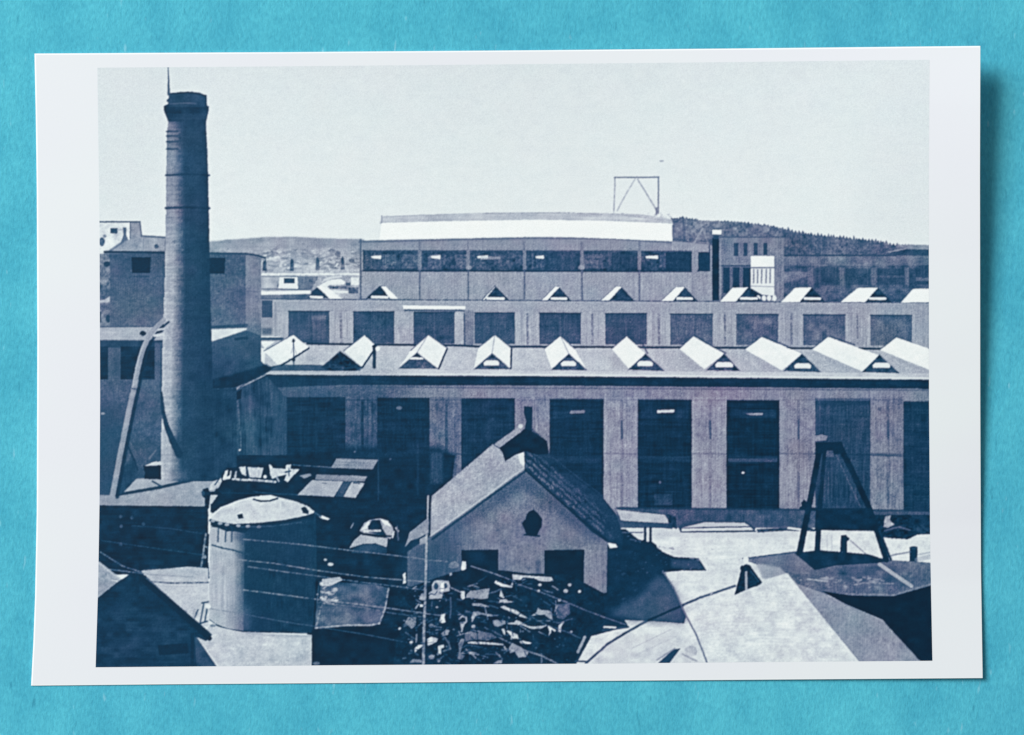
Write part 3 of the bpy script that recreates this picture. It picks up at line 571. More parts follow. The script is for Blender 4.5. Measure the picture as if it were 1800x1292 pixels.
P([(1430, 1004), (1560, 990), (1600, 1005), (1590, 1030), (1420, 1022)], 76, m=10, h=7, a=.7, soft=2); scatter(26, 1415, 1560, 1014, 1034, 1.5, 4, (130, 190), 81, a=.6, asp=3); L([(1420, 1018), (1455, 1022)], 3, 186, a=.8, dash=.4); L([(1500, 1024), (1570, 1026)], 2.4, 160, a=.6, dash=.5); L([(1470, 1044), (1570, 1046), (1640, 1026)], 3, 150, a=.6, dash=.3)
scatter(70, 1240, 1420, 940, 1040, .8, 2.2, (170, 200), 83, a=.5)
s('board', 'pale board lying on the grey roof'); L([(1546, 992), (1575, 1012), (1602, 1030)], 6.5, 172, m=6)
s('deep_shadow'); P([(1444, 1039), (1500, 1047), (1570, 1048), (1648, 1026), (1648, 1182), (1624, 1182), (1552, 1090), (1486, 1062)], 20, m=2)
S('large_roof', 'large pale roof slope in the bottom right corner of the printed picture')
P([(1201, 1068), (1290, 1036), (1384, 1007), (1512, 1162), (1526, 1182), (1250, 1182), (1224, 1115)], 214, m=7, f=5, h=4)
for q in range(22):
    y_ = 1050 + q * 6.2
    L([(1205 + q * 3, y_ + 24), (1300 + q * 3, y_ + 4), (1400 + q * 4.5, y_ + 10 - q * .2)], 1.5, 184, a=.2, dash=.9)
scatter(160, 1215, 1470, 1030, 1160, .7, 2, (172, 198), 84, a=.45)
L([(1165, 1004), (1184, 1034), (1204, 1078), (1224, 1116), (1244, 1168)], 3, 96, a=.9)
s('shaded_slope', 'shaded side of the large roof'); P([(1384, 1007), (1402, 1027), (1446, 1042), (1486, 1062), (1552, 1091), (1634, 1180), (1522, 1180), (1510, 1162)], 134, v=6, m=5, f=6); L([(1384, 1007), (1446, 1083), (1512, 1164)], 2, 110, a=.5); P([(1420, 1045), (1470, 1062), (1548, 1094), (1500, 1080)], 150, a=.5, soft=4)
s('roof_cowl', 'dark cowled outlet at the ridge of the large roof'); P([(1291, 1046), (1300, 1012), (1304, 996), (1312, 991), (1319, 995), (1340, 1024), (1332, 1030), (1318, 1034), (1300, 1042)], 32, f=6); L([(1311.5, 1006), (1312, 1036)], 4, 176, a=.9); E(1305, 999, 4, 5, 28); E(1316, 998, 4, 5, 28); L([(1320, 1004), (1334, 1022)], 2, 90, a=.5); E(1311, 984, 5, 6, 226); 
# ---- trestle
S('trestle', 'dark A-frame wooden trestle standing in the yard at the right')
P([(1396, 972), (1440, 967), (1525, 974), (1566, 986), (1540, 990), (1470, 994), (1432, 1002)], 34, m=5)
P([(1424, 768), (1445, 764), (1455, 766), (1452, 774), (1428, 776)], 132, m=6)
s('leg', 'left front leg'); L([(1441, 786), (1424, 880), (1406, 970)], 10, 30, w2=11, m=4); P([(1408, 884), (1414, 878), (1420, 884), (1420, 893), (1410, 893)], 30)
s('leg', 'left rear leg'); L([(1450, 792), (1442, 880), (1436, 978)], 6.5, 34, w2=10, m=4)
s('leg', 'right leg'); L([(1476, 784), (1500, 832), (1530, 898), (1558, 984)], 11, 30, w2=10, m=4); L([(1545, 930), (1566, 984)], 4, 40); L([(1470, 800), (1512, 890)], 2, 110, a=.5)
s('top_beam'); P([(1433, 778), (1480, 776), (1484, 790), (1478, 798), (1434, 797)], 30); P([(1453, 792), (1464, 792), (1466, 803), (1452, 803)], 110, a=.6)
s('cross_bar'); L([(1408, 893), (1440, 896), (1530, 896)], 6, 34); P([(1434, 897), (1528, 897), (1536, 932), (1432, 932)], 32, m=4)
# ---- gabled house
S('gabled_house', 'gabled workshop with a tiled roof, lower centre of the printed picture')
P([(921, 826), (1000, 890), (1068, 950), (1066, 1042), (1020, 1045), (760, 1040), (716, 1030), (716, 970), (757, 942)], 113, v=5, m=5, f=4)
P([(716, 960), (800, 915), (810, 1045), (716, 1045)], 58, a=.85, soft=18, keep=True, v=6); P([(921, 828), (1010, 900), (1066, 952), (1040, 950), (922, 858), (780, 950), (757, 955)], 62, a=.75, soft=7, keep=True)
R(740, 965, 745, 1040, 90, a=.3, keep=True, soft=1); P([(760, 960), (812, 960), (812, 1010), (760, 1020)], 76, v=8, a=.4, soft=6, keep=True)
s('wall_pier'); P([(1024, 960), (1056, 956), (1058, 1040), (1042, 1042), (1026, 1036)], 122, v=10, f=7); L([(1030, 1038), (1056, 1040)], 3, 150, a=.7)
s('window', 'round dark window in the gable'); P([(930, 899), (938, 896), (946, 902), (953, 912), (952, 926), (946, 936), (944, 943), (926, 942), (921, 928), (917, 920), (924, 912), (926, 904)], 26); L([(922, 940), (948, 942)], 3, 30); L([(954, 908), (955, 922)], 1.8, 148, a=.5)
s('window'); P([(811, 967), (876, 966), (876, 1012), (812, 1014)], 28, m=3); P([(822, 972), (850, 970), (852, 990), (830, 992)], 46, a=.4, soft=4, keep=True)
s('doorway'); P([(957, 967), (1027, 966), (1026, 1042), (957, 1042)], 25, m=2); R(942, 985, 950, 1012, 50, a=.6, soft=2)
s('sunlit_slope', 'sunlit left slope of the workshop roof'); P([(759, 872), (790, 846), (866, 781), (882, 792), (888, 810), (905, 800), (921, 791), (922, 822), (870, 862), (757, 943), (757, 905)], 166, m=6, f=8, v=4)
P([(872, 792), (890, 812), (921, 820), (860, 860), (820, 870)], 150, a=.4, soft=8, keep=True, f=6); P([(910, 796), (920, 790), (923, 820), (914, 815)], 222); L([(922, 822), (860, 868), (757, 942)], 3.5, 192, a=.8); L([(924, 828), (860, 874), (760, 948)], 4, 40, a=.8)
P([(758, 888), (768, 870), (775, 900), (762, 930)], 178, a=.4, soft=3, keep=True)
s('eaves'); P([(712, 962), (720, 936), (750, 912), (756, 912), (757, 938), (738, 946), (722, 950)], 150, m=10, f=8); L([(730, 950), (752, 938)], 2.5, 50); P([(738, 948), (752, 940), (748, 955), (738, 958)], 150, f=10)
s('shaded_slope', 'shaded tiled right slope of the workshop roof'); P([(922, 792), (962, 778), (966, 800), (1010, 840), (1058, 872), (1084, 905), (1096, 944), (1092, 966), (1066, 952), (1040, 935), (922, 824)], 44, m=5)
rr = np.random.default_rng(3)
for q in range(52):
    u_ = q / 52
    bx, by = 926 + 138 * u_, 822 + 122 * u_
    for w_ in range(4):
        o = w_ * 10 + rr.uniform(0, 3)
        L([(bx + o * .15 + rr.uniform(-1, 1), by - o), (bx - 2.5 + o * .15, by - o - rr.uniform(4, 8))], 1.7, rr.uniform(92, 136), a=.85 * (1 - .18 * w_) * (1.15 - .45 * u_), dash=.5)
scatter(60, 985, 1088, 872, 950, 1.2, 3.2, (66, 104), 91, a=.5, tilt=.7)
P([(1050, 880), (1080, 905), (1092, 945), (1075, 935), (1055, 905)], 52, a=.5, soft=4, keep=True); L([(923, 826), (990, 886), (1066, 950)], 3.5, 34); P([(1068, 954), (1082, 956), (1086, 962), (1072, 964)], 226)
L([(966, 800), (1012, 836), (1060, 872)], 2, 64, a=.5)
s('roof_vent', 'dark raised ridge vent on the workshop roof'); P([(876, 786), (917, 756), (930, 751), (946, 762), (962, 776), (964, 798), (945, 800), (925, 793), (905, 800), (888, 811), (884, 797)], 25, m=3); P([(868, 781), (916, 747), (920, 756), (878, 787)], 150, m=6, f=6); L([(936, 757), (960, 772)], 2.4, 120, a=.8, dash=.2); E(915, 749, 4, 4, 200)
s('smokestack', 'short dark chimney on the workshop ridge'); P([(921, 714), (936, 715), (935, 757), (922, 754), (925, 740), (921, 728)], 36)
L([(937.5, 700), (937.5, 752)], 1.8, 172, a=.6)
# ---- scrap heap in front of the house
S('scrap_heap', 'dark heap of scrap and machinery in front of the gabled workshop')
P([(700, 1040), (760, 1018), (800, 1005), (860, 1000), (930, 1008), (1000, 1010), (1060, 1042), (1064, 1090), (1034, 1118), (1000, 1182), (690, 1182), (700, 1100)], 30, m=4, f=3)
rr = np.random.default_rng(77)


def bits(fn, x0, y0, sc, items):
    for q in items:
        s('scrap_piece'); fn([(x0 + a / sc, y0 + b / sc) for a, b in q[1]], q[0], m=9, f=9)
    s()


c1 = lambda *q: [(700 + a / 5.875, 960 + b / 5.875) for a, b in q]
c2 = lambda *q: [(860 + a / 5.873, 960 + b / 5.873) for a, b in q]
A = [(170, c1((345, 400), (375, 355), (440, 350), (520, 360), (535, 405), (530, 465), (465, 475), (450, 540), (320, 548), (318, 480), (350, 460))),
     (226, c1((440, 380), (475, 372), (470, 460), (440, 470))), (215, c1((660, 155), (700, 160), (702, 235), (660, 258), (650, 230))),
     (205, c1((650, 465), (685, 465), (690, 540), (665, 555), (645, 530))), (150, c1((705, 500), (740, 465), (945, 435), (925, 540), (850, 548), (740, 530), (700, 535))),
     (205, c1((45, 290), (75, 270), (82, 380), (45, 390), (55, 340))), (150, c1((210, 550), (240, 490), (285, 480), (275, 555), (260, 562))), (215, c1((220, 600), (262, 605), (258, 630), (225, 628))),
     (214, c1((440, 710), (485, 695), (478, 745), (490, 785), (455, 795), (425, 780))), (116, c1((65, 800), (105, 730), (185, 735), (180, 820), (140, 855), (105, 820))),
     (140, c1((760, 790), (755, 740), (775, 680), (830, 672), (860, 690), (1040, 715), (960, 728), (860, 705), (800, 720))), (165, c1((760, 590), (850, 592), (955, 630), (860, 622), (770, 615))),
     (205, c1((300, 960), (340, 935), (410, 955), (400, 985), (330, 1020), (305, 1025))), (210, c1((165, 1060), (210, 1020), (262, 1015), (245, 1040), (190, 1075), (175, 1105))), (200, c1((410, 1030), (470, 1015), (475, 1045), (445, 1060), (445, 1115), (415, 1110))),
     (150, c1((440, 905), (490, 860), (535, 870), (515, 910), (470, 930))), (92, c1((690, 900), (780, 865), (960, 900), (1020, 945), (940, 975), (800, 965), (690, 985))),
     (196, c1((715, 990), (800, 985), (960, 995), (1090, 1010), (1085, 1025), (850, 1010), (720, 1005))), (110, c1((620, 1010), (650, 955), (690, 960), (660, 1040), (640, 1110), (690, 1130), (660, 1175), (610, 1160), (630, 1090))),
     (160, c1((700, 1095), (760, 1090), (820, 1105), (760, 1112))), (120, c1((120, 1200), (150, 1165), (240, 1175), (240, 1200))), (120, c1((980, 1215), (1020, 1185), (1075, 1172), (1070, 1210))), (120, c1((505, 215), (540, 170), (580, 150), (630, 190), (610, 225), (560, 230))), (170, c1((525, 285), (550, 270), (560, 305), (535, 315))),
     (180, c2((235, 290), (330, 300), (500, 312), (640, 318), (668, 365), (530, 362), (460, 330), (350, 322), (325, 350), (245, 345))), (196, c2((55, 380), (65, 352), (130, 385), (205, 405), (225, 400), (240, 360), (245, 400), (235, 432), (120, 415))),
     (200, c2((105, 515), (118, 450), (155, 530), (150, 540))), (172, c2((95, 590), (110, 555), (170, 545), (195, 565), (260, 575), (195, 585), (120, 580))), (186, c2((105, 630), (155, 615), (190, 635), (275, 660), (330, 700), (400, 745), (340, 735), (250, 690), (180, 660))),
     (150, c2((430, 720), (490, 680), (500, 635), (540, 660), (600, 660), (640, 680), (655, 765), (610, 740), (570, 705))), (148, c2((35, 790), (70, 760), (165, 770), (170, 805), (90, 830), (60, 825))),
     (182, c2((190, 795), (250, 790), (290, 755), (340, 790), (400, 825), (460, 830), (600, 815), (540, 850), (440, 855), (330, 815), (200, 805))), (200, c2((600, 815), (625, 830), (690, 870), (680, 885), (640, 860), (640, 895), (612, 930), (620, 880))),
     (190, c2((125, 855), (155, 850), (165, 875), (165, 925), (150, 910))), (205, c2((175, 870), (215, 875), (290, 915), (308, 960), (270, 950), (220, 965), (225, 930))), (206, c2((310, 985), (350, 975), (440, 1000), (420, 1012), (330, 1005))),
     (150, c2((205, 1040), (240, 1000), (330, 1045), (405, 1090), (385, 1145), (300, 1148), (260, 1090), (215, 1105))), (120, c2((670, 700), (680, 630), (715, 590), (710, 625), (690, 660))), (166, c2((715, 880), (712, 820), (780, 770), (745, 830), (740, 895))), (180, c2((708, 545), (740, 540), (745, 565), (712, 575))),
     (70, c2((690, 690), (720, 600), (830, 590), (830, 700), (760, 760), (700, 740)))]
for t_, q in A:
    s('scrap_piece'); P(q, t_, m=10, f=12)
s()
for q, r, t_ in ((c1((400, 630))[0], 2, 150), (c1((775, 830))[0], 3.4, 226), (c1((135, 992))[0], 3, 190), (c1((15, 850))[0], 2.6, 180), (c1((420, 1185))[0], 2.6, 160), (c2((523, 400))[0], 3, 186), (c2((510, 463))[0], 2.6, 180), (c2((790, 463))[0], 4, 170), (c2((830, 400))[0], 3.2, 160), (c2((932, 468))[0], 3, 196), (c2((845, 885))[0], 2.4, 140), (c1((340, 820))[0], 4, 110), (c1((345, 1145))[0], 5, 130)): E(q[0], q[1], r, r * .85, t_, f=10)
L(c1((540, 530), (545, 640), (535, 740)), 2.5, 96, a=.7); L(c1((630, 750), (660, 725), (700, 735), (705, 780), (670, 810), (655, 880)), 2.6, 176); L(c1((640, 790), (690, 785)), 2, 150, a=.7); P(c1((640, 800), (690, 800), (655, 885)), 170, f=10); L(c1((625, 880), (640, 910)), 2, 130)
L(c1((480, 940), (520, 1000), (540, 1060), (460, 1085)), 2.4, 120, a=.8); L(c1((190, 910), (185, 990)), 2.4, 130); L(c1((180, 640), (210, 600)), 2.4, 160); L(c1((900, 1115), (1040, 1120)), 1.4, 80)
P(c1((530, 310), (650, 250), (900, 270), (1000, 320), (950, 400), (640, 440), (545, 400)), 28, m=3); E(*c1((390, 415))[0], 4, 6, 60, f=6); E(*c1((490, 410))[0], 3, 5, 70, f=6); L(c1((330, 490), (380, 500), (400, 470)), 2, 70)
P(c2((0, 600), (100, 640), (200, 680), (330, 740), (480, 800), (330, 780), (100, 700), (0, 650)), 24, m=3); L(c2((0, 610), (90, 640)), 2, 90, a=.7)
scatter(90, 705, 790, 1070, 1165, 1, 3.2, (46, 120), 101, a=.7); scatter(80, 800, 1000, 1020, 1160, 1, 3.4, (44, 96), 102, a=.6, tilt=.5); scatter(40, 860, 990, 1080, 1150, .8, 2, (120, 190), 103, a=.6, tilt=.6); scatter(26, 715, 860, 1030, 1160, .8, 2, (150, 220), 104, a=.75)
rr = np.random.default_rng(41)
for q in range(120):
    ax, ay = rr.uniform(795, 1000), rr.uniform(1016, 1164); an = rr.choice([.12, .45, .55, -.35, 1.4]) + rr.normal(0, .12); ln = rr.uniform(5, 24)
    if ax > 960 and ay > 1120: continue
    L([(ax, ay), (ax + ln * .5 * math.cos(an), ay + ln * .5 * math.sin(an) + rr.uniform(-1, 1)), (ax + ln * math.cos(an), ay + ln * math.sin(an))], rr.uniform(1, 2.6), rr.choice([18, 62, 84, 110, 150, 190], p=[.3, .2, .2, .15, .1, .05]), a=.8, keep=True, dash=.3)
for q in range(70):
    ax, ay = rr.uniform(708, 790), rr.uniform(1030, 1164); an = rr.choice([.1, .4, 1.5, -.6]) + rr.normal(0, .2); ln = rr.uniform(4, 14)
    L([(ax, ay), (ax + ln * math.cos(an), ay + ln * math.sin(an))], rr.uniform(1, 2.4), rr.choice([18, 60, 90, 120, 160, 200], p=[.3, .2, .2, .15, .1, .05]), a=.75, keep=True, dash=.3)
L(c2((440, 1100), (540, 1130), (540, 1200)), 3, 120, a=.7); L(c2((130, 1070), (220, 1080)), 3, 100, a=.7); L([(1028, 1120), (1016, 1146)], 5, 150, m=10)
# ---- pole and wires
S('utility_pole', 'thin pale pole standing left of the gabled workshop')
L([(752.5, 872), (751.5, 912)], 2.2, 190); L([(756, 884), (755, 940)], 3.5, 34); L([(750, 935), (748.5, 1000), (747, 1060), (745, 1110), (744, 1176)], 3.6, 160, w2=5, dash=.22, m=14)
S('overhead_wire', 'thin pale wires crossing the lower left of the printed picture')
for i, (pts, w, t_, a_) in enumerate([
        ([(428, 948), (520, 956), (620, 968), (700, 977), (760, 985), (786, 987)], 2.2, 140, .85), ([(232, 924), (300, 929), (355, 938)], 1.6, 74, .8), ([(178, 950), (260, 962), (362, 976)], 1.8, 78, .8),
        ([(420, 984), (480, 990), (560, 1003), (640, 1014), (700, 1019), (755, 1023)], 2.2, 150, .85), ([(436, 996), (500, 1005), (560, 1013), (640, 1024), (700, 1031), (745, 1037)], 2.2, 136, .8),
        ([(428, 1037), (500, 1046), (560, 1054), (620, 1061), (690, 1070), (775, 1082)], 2.4, 150, .85), ([(560, 1060), (640, 1068), (690, 1078), (745, 1085)], 2, 130, .7), ([(370, 1070), (430, 1080), (500, 1093), (560, 1102), (640, 1115), (708, 1128)], 1.8, 100, .8),
        ([(828, 995), (862, 1006), (884, 1014), (905, 1022)], 2.2, 160, .85), ([(906, 1025), (948, 1040), (990, 1056), (1030, 1073), (1062, 1085), (1100, 1098)], 2.2, 128, .85), ([(790, 1032), (812, 1042)], 2, 170, .9),
        ([(930, 1082), (960, 1098), (1000, 1112), (1020, 1122)], 1.8, 104, .8), ([(876, 1120), (920, 1142), (955, 1154), (982, 1168)], 2.6, 140, .85), ([(176, 970), (215, 995), (262, 1010), (340, 1014)], 2.2, 130, .8), ([(186, 1000), (250, 1008)], 2, 150, .8)]):
    s('wire'); L(pts, w * .85, t_, a=a_, dash=.3)
s()
for q, w in ((232, 910), (252, 921), (212, 908), (213, 925), (212, 957)): E(q + 0, w, 3, 3, 74, keep=True, f=14, a=.7)

# ================================================================== the look of a small ink-jet print
wx = .1 * vnoise(6, 6, 201) + .2 * vnoise(2.2, 2.2, 203); wy = .1 * vnoise(6, 6, 202) + .2 * vnoise(2.2, 2.2, 204)
xi = np.clip(np.arange(W)[None, :] + wx, 0, W - 1.01); yi = np.clip(np.arange(H)[:, None] + wy, 0, H - 1.01)
ix = xi.astype(int); iy = yi.astype(int); fx = (xi - ix).astype(np.float32); fy = (yi - iy).astype(np.float32)
T = (T[iy, ix] * (1 - fx) + T[iy, ix + 1] * fx) * (1 - fy) + (T[iy + 1, ix] * (1 - fx) + T[iy + 1, ix + 1] * fx) * fy
T = blur(T, .8)
T = T + .55 * (T - blur(T, 1.7)) + .14 * (T - blur(T, 4))
mid = np.clip((T - 25) / 60, 0, 1) * np.clip((224 - T) / 50, 0, 1)
fac = np.clip((XX - 520) / 120, 0, 1) * np.clip((YY - 425) / 15, 0, 1) * np.clip((925 - YY) / 20, 0, 1)
wv = np.clip(.6 + .5 * vnoise(60, 60, 205), 0, 1)
T = T + mid * (8.5 * GR + 1.6 * M2 + 5.5 * np.sin(XX * 2 * math.pi / 4.1 + .6 * vnoise(30, 30, 206)) * wv * (.6 + .4 * np.sin(YY * 2 * math.pi / 4.4)) + 2.2 * VS + 5 * fac * GR) + (1 - mid) * (1.5 * GR + .8 * HS + .5 * M2)
T = T + 11 * np.exp(-((T - 125) / 48) ** 2) + 3 * np.exp(-((T - 222) / 12) ** 2)
T = np.clip(T, 6, 252)
STOP = np.array([0, 22, 40, 60, 90, 120, 160, 200, 222, 236, 252], np.float32)
RR = np.array([1, 3, 12, 36, 72, 106, 149, 194, 216, 231, 241], np.float32)
GG = np.array([22, 39, 56, 74, 95, 121, 160, 203, 226, 239, 246], np.float32)
BB = np.array([40, 61, 86, 106, 126, 145, 177, 212, 229, 239, 245], np.float32)
rgb = np.stack([np.interp(T, STOP, c) for c in (RR, GG, BB)], -1).astype(np.float32)
hue = .28 * vnoise(22, 18, 301) + .45 * vnoise(70, 55, 302) + 1.5 * np.exp(-((XX - 1150) / 420) ** 2 - ((YY - 720) / 300) ** 2) - .7 * np.exp(-((XX - 450) / 260) ** 2 - ((YY - 850) / 320) ** 2)
am = (.12 + mid * np.clip((190 - T) / 70, .25, 1))[..., None]
rgb += am * hue[..., None] * np.array([5.0, -2.0, .5], np.float32)
rgb += (am * vnoise(40, 30, 303)[..., None]) * np.array([-1., .6, 1.6], np.float32)
rgb = np.clip(rgb, 2, 252)


def lin(c):
    c = np.asarray(c, np.float32) / 255.
    return np.where(c <= .04045, c / 12.92, ((c + .055) / 1.055) ** 2.4)


KP = 0.98               # light reaching the sheet, as seen by the camera
COL = np.clip(lin(rgb) / KP - .002, .0008, .95)

# ================================================================== the sheet of paper
def smooth(t): t = np.clip(t, 0, 1); return t * t * (3 - 2 * t)


def lift(px, py):
    """height of the sheet above the table (picture units): the right side curls up, most at the top"""
    zr = np.interp(py, [60, 100, 180, 260, 450, 650, 800, 920, 1020, 1110, 1210], [72, 69, 64, 57, 39, 23, 13, 6.5, 4.5, 6.5, 9])
    k = np.clip((px - 900) / 825, 0, 1.05) ** 2.2
    bot = .5 * smooth((py - 1050) / 150) + .9 * smooth((px - 300) / 600) * smooth((py - 900) / 300) * .8
    return 3.1 + zr * k + bot


def world(px, py, dz=0.):
    z = (lift(px, py) + dz) * U
    f = (CAM_H - z) / CAM_H
    return np.stack([(px - CX) * U * f, (CY - py) * U * f, z], -1)


ELx = lambda y: np.interp(y, [84, 96, 200, 330, 600, 900, 1050, 1130, 1203], [62.5, 63, 65.2, 67, 68, 67, 64, 61, 57])
ERx = lambda y: np.interp(y, [84, 300, 700, 1000, 1190], [1721, 1720.3, 1720.8, 1722, 1725])
ETy = lambda x: np.interp(x, [57, 250, 500, 900, 1300, 1725], [96.5, 95.3, 94, 91, 87.5, 83])
EBy = lambda x: np.interp(x, [57, 300, 650, 1000, 1500, 1725], [1203, 1200.6, 1198, 1195, 1191.3, 1189.6])
PLx = lambda y: np.interp(y, [105, 250, 400, 700, 880, 1030, 1110, 1175], [171, 173, 175, 176, 175, 172.5, 170, 168])
PRx = lambda y: np.interp(y, [105, 300, 700, 960, 1161], [1634, 1632.5, 1633, 1635, 1639])
PTy = lambda x: np.interp(x, [168, 450, 900, 1300, 1640], [119, 117, 113, 109, 105])
PBy = lambda x: np.interp(x, [168, 600, 1050, 1300, 1640], [1173, 1169.3, 1166.5, 1164, 1161.5])


def patch(nu, nv, lx, rx, ty, by):
    u = np.linspace(0, 1, nu)[None, :]; v = np.linspace(0, 1, nv)[:, None]
    px = 60 + 1660 * u + 0 * v; py = 100 + 1090 * v + 0 * u
    for _ in range(6):
        l = lx(py); r = rx(py); px = l + (r - l) * u
        t = ty(px); b = by(px); py = t + (b - t) * v
    return px, py


scene = bpy.context.scene
col = scene.collection


def link(o, parent=None):
    col.objects.link(o); o.parent = parent; return o


def mesh_obj(name, verts, faces, mat, parent=None, colors=None):
    me = bpy.data.meshes.new(name)
    nv, nf = len(verts), len(faces)
    me.vertices.add(nv); me.vertices.foreach_set('co', verts.astype(np.float32).ravel())
    me.loops.add(nf * 4); me.loops.foreach_set('vertex_index', faces.astype(np.int32).ravel())
    me.polygons.add(nf); me.polygons.foreach_set('loop_start', np.arange(0, nf * 4, 4, dtype=np.int32))
    me.polygons.foreach_set('use_smooth', np.ones(nf, bool))
    if colors is not None:
        at = me.attributes.new('ink', 'FLOAT_COLOR', 'POINT')
        at.data.foreach_set('color', colors.astype(np.float32).ravel())
    me.update(calc_edges=True); me.validate()
    me.materials.append(mat)
    return link(bpy.data.objects.new(name, me), parent)


# ------------------------------------------------------------------ materials
def mat(name):
    m = bpy.data.materials.new(name); m.use_nodes = True
    nt = m.node_tree; b = nt.nodes['Principled BSDF']
    return m, nt, b


def node(nt, t, **k):
    n = nt.nodes.new(t)
    for a, b in k.items():
        if a in n.inputs: n.inputs[a].default_value = b
        else: setattr(n, a, b)
    return n


m_ink, nt, b = mat('printed_ink')
at = node(nt, 'ShaderNodeAttribute', attribute_name='ink')
tc = node(nt, 'ShaderNodeTexCoord')
nz = node(nt, 'ShaderNodeTexNoise', Scale=5200., Detail=2.)
nt.links.new(tc.outputs['Object'], nz.inputs['Vector'])
mr = node(nt, 'ShaderNodeMapRange'); mr.inputs[1].default_value = .3; mr.inputs[2].default_value = .7; mr.inputs[3].default_value = .95; mr.inputs[4].default_value = 1.05
nt.links.new(nz.outputs['Fac'], mr.inputs[0])
mx = node(nt, 'ShaderNodeVectorMath', operation='SCALE')
nt.links.new(at.outputs['Color'], mx.inputs[0]); nt.links.new(mr.outputs[0], mx.inputs['Scale'])
nt.links.new(mx.outputs[0], b.inputs['Base Color'])
b.inputs['Roughness'].default_value = .55; b.inputs['Specular IOR Level'].default_value = .12

m_pap, nt, b = mat('white_photo_paper')
tc = node(nt, 'ShaderNodeTexCoord')
nz = node(nt, 'ShaderNodeTexNoise', Scale=2600., Detail=4.); nt.links.new(tc.outputs['Object'], nz.inputs['Vector'])
nb = node(nt, 'ShaderNodeTexNoise', Scale=22., Detail=2.); nt.links.new(tc.outputs['Object'], nb.inputs['Vector'])
cr = node(nt, 'ShaderNodeValToRGB'); cr.color_ramp.elements[0].position = .3; cr.color_ramp.elements[1].position = .7
pa = lin([227, 230, 237]) / KP; pb = lin([228, 235, 237]) / KP
cr.color_ramp.elements[0].color = (*pa, 1); cr.color_ramp.elements[1].color = (*pb, 1)
nt.links.new(nb.outputs['Fac'], cr.inputs['Fac']); nt.links.new(cr.outputs['Color'], b.inputs['Base Color'])
bp = node(nt, 'ShaderNodeBump', Strength=.06, Distance=.0001); nt.links.new(nz.outputs['Fac'], bp.inputs['Height']); nt.links.new(bp.outputs[0], b.inputs['Normal'])
b.inputs['Roughness'].default_value = .55; b.inputs['Specular IOR Level'].default_value = .15

m_cut, nt, b = mat('cut_paper_edge')
nz = node(nt, 'ShaderNodeTexNoise', Scale=900.); cr = node(nt, 'ShaderNodeValToRGB')
cr.color_ramp.elements[0].color = (.86, .93, .95, 1); cr.color_ramp.elements[1].color = (.95, .97, .98, 1)
nt.links.new(nz.outputs['Fac'], cr.inputs['Fac']); nt.links.new(cr.outputs['Color'], b.inputs['Base Color']); b.inputs['Roughness'].default_value = .7

m_tab, nt, b = mat('turquoise_card')
tc = node(nt, 'ShaderNodeTexCoord')


def noise(scale, detail, rough=.5, stretch=None):
    n = node(nt, 'ShaderNodeTexNoise', Scale=scale, Detail=detail, Roughness=rough)
    if stretch:
        mp = node(nt, 'ShaderNodeMapping'); mp.inputs['Scale'].default_value = stretch[:3]; mp.inputs['Rotation'].default_value = (0, 0, stretch[3])
        nt.links.new(tc.outputs['Object'], mp.inputs['Vector']); nt.links.new(mp.outputs[0], n.inputs['Vector'])
    else: nt.links.new(tc.outputs['Object'], n.inputs['Vector'])
    return n


def ramp(src, p0, c0, p1, c1):
    r = node(nt, 'ShaderNodeValToRGB'); e = r.color_ramp.elements
    e[0].position = p0; e[1].position = p1; e[0].color = (*c0, 1); e[1].color = (*c1, 1)
    nt.links.new(src, r.inputs['Fac']); return r


def mix(a, bsock, fac, mode='MIX'):
    m = node(nt, 'ShaderNodeMix', data_type='RGBA', blend_type=mode)
    for sock, v in ((m.inputs['Factor'], fac), (m.inputs['A'], a), (m.inputs['B'], bsock)):
        pass
    ins = [i for i in m.inputs if i.enabled]
    for sock, v in zip(ins, (fac, a, bsock)):
        if hasattr(v, 'is_output'): nt.links.new(v, sock)
        else: sock.default_value = v
    return [o for o in m.outputs if o.enabled][0]


ca, cb = lin([74, 176, 201]), lin([86, 190, 212])
mott = noise(140., 4., .6, (1, .55, 1, .12)); c0 = ramp(mott.outputs['Fac'], .34, ca, .66, cb).outputs['Color']
big = noise(16., 3., .55, (1.6, .6, 1, .2)); c0 = mix(c0, ramp(big.outputs['Fac'], .35, (.96, .97, .99), .65, (1.05, 1.04, 1.02)).outputs['Color'], 1., 'MULTIPLY')
grain = noise(1700., 4., .75, (1, .5, 1, .18)); c0 = mix(c0, ramp(grain.outputs['Fac'], .32, (.78, .84, .88), .68, (1.2, 1.13, 1.1)).outputs['Color'], 1., 'MULTIPLY')
fib = noise(900., 2., .5, (1, .28, 1, -.35)); ff = ramp(fib.outputs['Fac'], .69, (0, 0, 0), .78, (.5, .5, .5)).outputs['Color']
c0 = mix(c0, (*lin([150, 214, 232]), 1), ff, 'MIX')
fib2 = noise(760., 2., .5, (1, .3, 1, .5)); f2 = ramp(fib2.outputs['Fac'], .68, (0, 0, 0), .78, (.45, .45, .45)).outputs['Color']
c0 = mix(c0, (*lin([38, 120, 150]), 1), f2, 'MIX')
nt.links.new(c0, b.inputs['Base Color'])
bp = node(nt, 'ShaderNodeBump', Strength=.5, Distance=.0003); nt.links.new(grain.outputs['Fac'], bp.inputs['Height'])
bp2 = node(nt, 'ShaderNodeBump', Strength=.25, Distance=.0004); nt.links.new(mott.outputs['Fac'], bp2.inputs['Height']); nt.links.new(bp.outputs[0], bp2.inputs['Normal'])
nt.links.new(bp2.outputs[0], b.inputs['Normal'])
b.inputs['Roughness'].default_value = .85; b.inputs['Specular IOR Level'].default_value = .1

